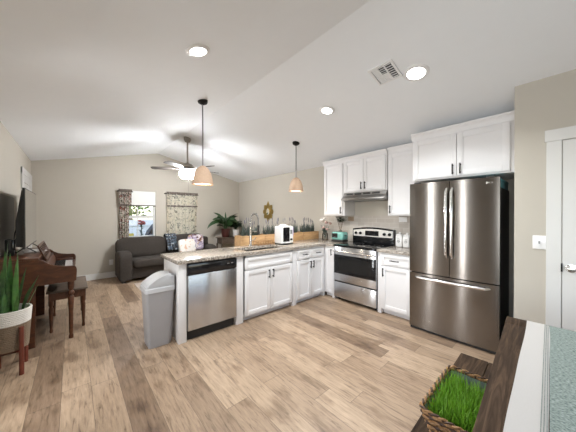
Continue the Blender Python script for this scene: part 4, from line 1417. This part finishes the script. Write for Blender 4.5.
# television on the piano
d = thing('television', 'flat television standing on the piano, seen nearly edge on', 'television', (-.42, 4.55, .953))
tx, ty0, ty1, tz0, tz1 = -.40, 4.0, 5.14, 1.02, 1.715
mb = MB(); mb.box(tx - .022, tx, ty0, ty1, tz0, tz1, .004); obj('bezel', mb, M['blackmatt'], d)
mb = MB(); mb.box(tx - .001, tx + .002, ty0 + .012, ty1 - .012, tz0 + .018, tz1 - .012); obj('screen', mb, M['screen'], d)
mb = MB(); mb.prism([(tx - .022, tz0 + .02), (tx - .075, tz0 + .03), (tx - .075, tz0 + .32), (tx - .030, tz1 - .03), (tx - .022, tz1 - .03)], 'y', ty0 + .03, ty1 - .03); obj('back_shell', mb, M['blackmatt'], d)
for y in (4.18, 4.72):
    mb = MB(); mb.tube([(tx - .10, y, .960), (tx - .012, y, 1.03), (tx + .075, y, .960)], .007, 8); obj('foot', mb, M['blackmatt'], d)
# cable box and its cord beside the tv
d = thing('media_box', 'small upright black box with a cord behind the television', 'media box', (-.515, 4.12, .953))
mb = MB(); mb.box(-.555, -.485, 4.02, 4.15, .953, 1.135, .006); obj('case', mb, M['black'], d)
mb = MB(); mb.tube([(-.51, 4.20, 1.10), (-.505, 4.24, 1.20), (-.50, 4.29, 1.24), (-.49, 4.33, 1.20)], .005, 6); obj('cord', mb, M['blackmatt'], d)
# dark glazed panel on the wall
d = thing('framed_panel', 'dark glazed panel hanging on the left wall behind the snake plant', 'wall panel', (XL, 4.3, 1.35))
mb = MB(); mb.box(XL + .001, XL + .014, 3.80, 4.80, 1.02, 1.63); obj('glass', mb, M['dark_panel'], d)
mb = MB(); mb.box(XL + .0005, XL + .006, 3.79, 4.81, 1.01, 1.64); obj('frame', mb, M['dark_panel'], d)

# piano bench
d = thing('piano_bench', 'small brown wooden bench pushed under the piano keyboard', 'bench', (-.04, 4.38, 0))
B = M['bench_wood']
ux0, ux1, uy0, uy1 = -.225, .13, 4.0, 4.72
mb = MB(); mb.box(ux0 - .012, ux1 + .012, uy0 - .012, uy1 + .012, .475, .50, .006); obj('seat', mb, M['darkwood'], d)
mb = MB(); mb.box(ux0 + .01, ux1 - .01, uy0 + .01, uy1 - .01, .385, .475); obj('apron', mb, B, d)
lp = [(.014, 0), (.017, .02), (.013, .05), (.017, .12), (.022, .28), (.016, .31), (.024, .33), (.024, .385), (.024, .47)]
for x in (ux0 + .03, ux1 - .03):
    for y in (uy0 + .035, uy1 - .035):
        mb = MB(); mb.lathe(lp, (x, y, 0), 14); obj('leg', mb, B, d)

# ------------------------------------------------------------------ snake plant on its stand
cx, cy, rr = -.425, 3.285, .142
d = thing('plant_stand', 'red-brown wooden plant stand holding the snake plant basket', 'plant stand', (cx, cy, 0))
lg, lgx = .128, .085
for sx in (-1, 1):
    for sy in (-1, 1):
        mb = MB(); x, y = cx + sx * lgx, cy + sy * lg
        mb.tube([(x, y, .0), (x, y, .42)], [.0165, .0165], 12); obj('leg', mb, M['stand_wood'], d)
mb = MB(); mb.tube([(cx - lgx, cy - lg, .20), (cx + lgx, cy + lg, .20)], .012, 8); obj('cross_bar', mb, M['stand_wood'], d)
mb = MB(); mb.tube([(cx - lgx, cy + lg, .20), (cx + lgx, cy - lg, .20)], .012, 8); obj('cross_bar', mb, M['stand_wood'], d)
d = thing('potted_snake_plant', 'snake plant in a white and tan rope basket beside the piano', 'plant', (cx, cy, .214))
def ropes(z0, z1, r0, r1, n):
    pr = []
    for k in range(n):
        z = z0 + (z1 - z0) * k / n; h = (z1 - z0) / n; r = r0 + (r1 - r0) * k / n
        pr += [(r - .004, z), (r, z + h * .3), (r, z + h * .7)]
    pr.append((r1 - .004, z1))
    return pr
mb = MB(); mb.lathe([(.01, .214)] + ropes(.214, .44, .120, .134, 14), (cx, cy, 0), 40, closed=False); obj('basket_lower', mb, M['rope_tan'], d)
mb = MB(); mb.lathe(ropes(.44, .565, .134, .143, 8) + [(.128, .565), (.126, .48)], (cx, cy, 0), 40, closed=False); obj('basket_band', mb, M['rope_white'], d)
mb = MB(); mb.lathe([(.004, .50), (.128, .495)], (cx, cy, 0), 24, closed=False); obj('soil', mb, M['soil'], d)
mb = MB()
rs = random.Random(11)
for k in range(17):
    a = 2 * PI * k / 17 * 2.4; r = .022 + .085 * (k / 17)
    az = a + rs.uniform(-.4, .4)
    if math.cos(az) < -.2 and math.cos(a) < 0: az = PI / 2
    h = rs.uniform(.38, .60) if k < 11 else rs.uniform(.22, .38)
    el = rs.uniform(80, 89) if k < 11 else rs.uniform(66, 80)
    mb.leaf((cx + r * math.cos(a) * .9, cy + r * math.sin(a), .49), az, el, el + rs.uniform(-6, 4), h, rs.uniform(.028, .042), 9, .02, .5)
mb.leaf((cx - .02, cy - .02, .49), 0.2, 90, 87, .69, .045, 10, .02, .55)
mb.leaf((cx + .07, cy + .02, .49), 0.4, 74, 66, .36, .05, 9, .02, .5)
obj('foliage', mb, M['snake'], d)

# ------------------------------------------------------------------ dining table, runner, bench, basket
tl = Vector((2.080, .226, 0))
d = thing('dining_table', 'dark distressed wooden dining table in the lower right corner', 'table', tl)
TR = R(2.5)
L, Wd = 1.8, .98
def tb(mb, x0, x1, y0, y1, z0, z1, bev=.004):
    return mb.box(tl.x + x0, tl.x + x1, tl.y + y0, tl.y + y1, z0, z1, bev)
mb = MB()
pl = [0, -.155, -.31, -.49, -.67, -.825, -Wd]
for a, b in zip(pl, pl[1:]):
    tb(mb, -L + .13, -.13, b + .0007, a - .0007, .718, .76, .003)
tb(mb, -.129, 0, -Wd, 0, .718, .76, .003); tb(mb, -L, -L + .129, -Wd, 0, .718, .76, .003)
obj('table_top', mb, M['rustic'], d)
mb = MB(); tb(mb, -L + .16, -.16, -.15, -.125, .64, .718); tb(mb, -L + .16, -.16, -Wd + .125, -Wd + .15, .64, .718); tb(mb, -.185, -.16, -Wd + .15, -.15, .64, .718); tb(mb, -L + .16, -L + .185, -Wd + .15, -.15, .64, .718)
obj('apron', mb, M['rustic'], d)
for x in (-.15, -L + .15):
    for y in (-.165, -Wd + .165):
        mb = MB(); tb(mb, x - .045, x + .045, y - .045, y + .045, 0, .718, .006); obj('leg', mb, M['rustic'], d)
d.rotation_euler.z = TR
d = thing('table_runner', 'green and white striped cloth runner lying along the dining table', 'table runner', tl + Vector((0, 0, .761)))
def cloth(y0, y1, wav, z=.7615):
    mb = MB()
    xs = [.012, .012, .010, 0, -.02] + [-.02 - (L - .04) * k / 40 for k in range(1, 41)]
    zs = [z - .20, z - .10, z - .015, z - .001, z] + [z] * 40
    def f(u, v):
        k = int(round(u * 44)); x = xs[k]
        w = wav * math.sin(x * 5.5) + wav * .6 * math.sin(x * 11 + 1)
        return (tl.x + x, tl.y + y0 + (y1 - y0) * v + (w if True else 0), zs[k])
    mb.sheet(f, 44, 6); mb.solid(.0022)
    return mb
obj('white_border', cloth(-.093, -.186, .0015), M['runner_white'], d)
obj('green_middle', cloth(-.1865, -.62, .0, .7612), M['runner_green'], d)
obj('white_border', cloth(-.6205, -.715, .0), M['runner_white'], d)
mb = MB()
for k in range(3):
    y = -.168 - .0065 * k
    mb.box(tl.x - L + .05, tl.x - .003, tl.y + y - .0009, tl.y + y + .0009, .7634, .7641)
obj('woven_stripe', mb, M['runner_green'], d)
d.rotation_euler.z = R(1.15)

bl = Vector((2.02, .457, 0))
d = thing('dining_bench', 'dark distressed wooden bench beside the dining table, under the grass basket', 'bench', bl)
mb = MB()
for a, b in ((0, -.150), (-.152, -.300)):
    mb.box(bl.x - 1.45, bl.x, bl.y + b, bl.y + a, .41, .45, .004)
obj('seat', mb, M['rustic'], d)
mb = MB(); mb.box(bl.x - 1.33, bl.x - .12, bl.y - .07, bl.y - .05, .33, .41); mb.box(bl.x - 1.33, bl.x - .12, bl.y - .255, bl.y - .235, .33, .41); obj('apron', mb, M['rustic'], d)
for x in (-.10, -1.35):
    for y in (-.06, -.24):
        mb = MB(); mb.box(bl.x + x - .035, bl.x + x + .035, bl.y + y - .035, bl.y + y + .035, 0, .41, .005); obj('leg', mb, M['rustic'], d)
d.rotation_euler.z = R(1.2)

bc = Vector((1.318, .268, .452))
d = thing('wicker_basket', 'brown wicker basket of grass standing on the dining bench', 'basket', bc)
def bring(z, s, off, n=64, ph=0):
    hx, hy = .175 + .040 * s, .098 + .032 * s
    pts = []
    base = rrect(0, 0, hx, hy, .03, 4)
    # resample evenly
    P_ = [Vector((x, y, 0)) for x, y in base]; Ls = [0]
    for k in range(len(P_)): Ls.append(Ls[-1] + (P_[(k + 1) % len(P_)] - P_[k]).length)
    for i in range(n):
        s_ = Ls[-1] * i / n; j = max(k for k in range(len(P_)) if Ls[k] <= s_ + 1e-9)
        f = (s_ - Ls[j]) / max(1e-9, Ls[j + 1] - Ls[j]); p = P_[j].lerp(P_[(j + 1) % len(P_)], f)
        o_ = off * math.cos(PI * i + ph)
        q = p.normalized() * o_
        pts.append((bc.x + p.x + q.x, bc.y + p.y + q.y, z))
    return pts
mb = MB(); mb2 = MB()
H = .128
for k in range(11):
    s = k / 10
    (mb if k % 3 else mb2).tube(bring(.460 + H * s * .95, s, .0045, 64, PI * k), .0075, 6, True)
obj('weave', mb, M['wicker_tan'], d)
obj('dark_weave', mb2, M['wicker_dark'], d)
mb = MB()
A, B_ = bring(.457, 0, 0, 32), bring(.457 + H, 1, 0, 32)
for a, b in zip(A, B_): mb.tube([a, b], .0045, 5)
mb.box(bc.x - .165, bc.x + .165, bc.y - .09, bc.y + .09, .452, .460)
obj('stakes', mb, M['wicker_dark'], d)
mb = MB()
r1 = bring(.457 + H, 1.02, 0, 160)
pa, pb = [], []
for i, p in enumerate(r1):
    c_ = Vector((bc.x, bc.y, p[2])); o_ = (Vector(p) - c_).normalized(); a = 2 * PI * i / 160 * 26
    pa.append(Vector(p) + o_ * .005 * math.cos(a) + Vector((0, 0, .005 * math.sin(a) + .003)))
    pb.append(Vector(p) - o_ * .005 * math.cos(a) + Vector((0, 0, -.005 * math.sin(a) + .003)))
mb.tube(pa, .0045, 6, True); mb2 = MB(); mb2.tube(pb, .0045, 6, True)
obj('rim', mb, M['wicker_tan'], d); obj('rim', mb2, M['wicker_dark'], d)
mb = MB()
A, B_ = bring(.475, .0, 0, 48), bring(.457 + H - .008, 1, 0, 48)
def inw(P_, k): return [((x - bc.x) * k + bc.x, (y - bc.y) * k + bc.y, z) for x, y, z in P_]
loft(mb, [inw(A, .92), inw(B_, .94)], True, False); obj('liner', mb, M['liner'], d)
mb = MB(); A = inw(bring(.525, .6, 0, 48), .93); B_ = inw(bring(.528, .6, 0, 48), .93)
loft(mb, [A, B_]); obj('soil', mb, M['soil'], d)
mb = MB()
rs = random.Random(5)
for k in range(3000):
    x = rs.uniform(-1, 1); y = rs.uniform(-1, 1)
    if x > .80 or (x > .55 and y < .45): continue
    bxx = bc.x + x * .182; byy = bc.y + y * .108
    dome = 1 - .35 * (x * x + y * y) / 2
    mb.leaf((bxx, byy, .528), rs.uniform(0, 2 * PI), rs.uniform(62, 90), rs.uniform(35, 85), rs.uniform(.06, .125) * dome, rs.uniform(.0025, .004), 3)
o = obj('grass', mb, M['grass'], loc=(bc.x, bc.y, .529)); tag(o, 'bright green grass growing in the wicker basket', 'grass', kind='stuff')

# ------------------------------------------------------------------ outside
struct('ground', MB().box(-14, 18, YB + .13, 30, -.25, -.05), M['lawn'])
d = thing('garden_fence', 'white board fence outside beyond the left window', 'fence', (1.5, 10.5, -.05))
mb = MB()
for k in range(40):
    x = -2 + k * .152
    mb.box(x, x + .146, 10.5, 10.52, -.05, 1.22)
obj('boards', mb, M['fence'], d)
mb = MB(); mb.box(-2, 4.1, 10.46, 10.5, .25, .33); mb.box(-2, 4.1, 10.46, 10.5, 1.0, 1.08); obj('rail', mb, M['fence'], d)
def tree(x, y, r, h, label, seed):
    rs = random.Random(seed)
    d = thing('tree', label, 'tree', (x, y, -.05), 'trees beyond the garden fence')
    mb = MB(); mb.tube([(x, y, -.05), (x + .05, y, h * .5), (x, y, h)], [.14, .10, .05], 8); obj('trunk', mb, M['bark'], d)
    mb = MB()
    for k in range(1100):
        v = Vector((rs.gauss(0, 1), rs.gauss(0, 1), rs.gauss(0, 1))).normalized() * r * rs.uniform(.45, 1)
        mb.leaf((x + v.x, y + v.y, h + v.z * .8), rs.uniform(0, 2 * PI), rs.uniform(-40, 60), rs.uniform(-60, 20), rs.uniform(.18, .32), .14, 2)
    obj('crown', mb, M['hedge'], d)
tree(1.9, 13.0, 1.5, 2.4, 'leafy green tree behind the fence, left half of the window view', 1)
tree(5.0, 14.2, 1.6, 2.6, 'leafy green tree behind the fence, right half of the window view', 2)
d = thing('covered_grill', 'dark domed grill under a cover outside the left window', 'grill', (1.86, 8.6, -.05))
mb = MB(); mb.prism([(1.70, -.05), (2.3, -.05), (2.3, .75), (2.27, .95), (2.18, 1.10), (2.05, 1.16), (1.92, 1.10), (1.77, .9), (1.70, .72)], 'y', 8.4, 8.85, .04, 3); obj('cover', mb, M['cover'], d)
mb = MB(); mb.tube([(1.75, 8.36, .80), (2.01, 8.34, .83), (2.25, 8.36, .80)], .014, 8); obj('handle', mb, M['grey_metal'], d)
d = thing('flowering_plant', 'red flowering plant outside the left window', 'plant', (1.52, 8.3, -.05))
mb = MB(); mb.lathe([(.09, -.05), (.13, .22), (.14, .24), (.12, .24)], (1.52, 8.3, 0), 18); obj('pot', mb, M['pot_white'], d)
mb = MB(); mb.tube([(1.52, 8.3, .2), (1.53, 8.3, .7), (1.54, 8.3, 1.2)], .012, 6)
for k in range(40):
    a = rs.uniform(0, 2 * PI); mb.leaf((1.53, 8.3, rs.uniform(.5, 1.15)), a, 40, -30, rs.uniform(.1, .18), .06, 4)
obj('foliage', mb, M['leaf'], d)
mb = MB()
for k in range(12):
    mb.ell((1.54 + rs.uniform(-.08, .08), 8.3 + rs.uniform(-.08, .08), 1.20 + rs.uniform(-.07, .07)), (.04, .04, .03), nu=10, nv=6)
obj('blooms', mb, M['petal'], d)
d = thing('garden_chair', 'yellow plastic garden chair outside the left window', 'chair', (1.12, 8.0, -.05))
mb = MB(); mb.box(0.92, 1.32, 7.8, 8.2, .38, .42, .01); obj('seat', mb, M['yellow'], d)
mb = MB(); mb.box(0.92, 1.32, 8.17, 8.21, .42, .88, .015); obj('backrest', mb, M['yellow'], d)
for x in (.95, 1.29):
    for y in (7.83, 8.18):
        mb = MB(); mb.box(x - .02, x + .02, y - .02, y + .02, -.05, .38); obj('leg', mb, M['yellow'], d)
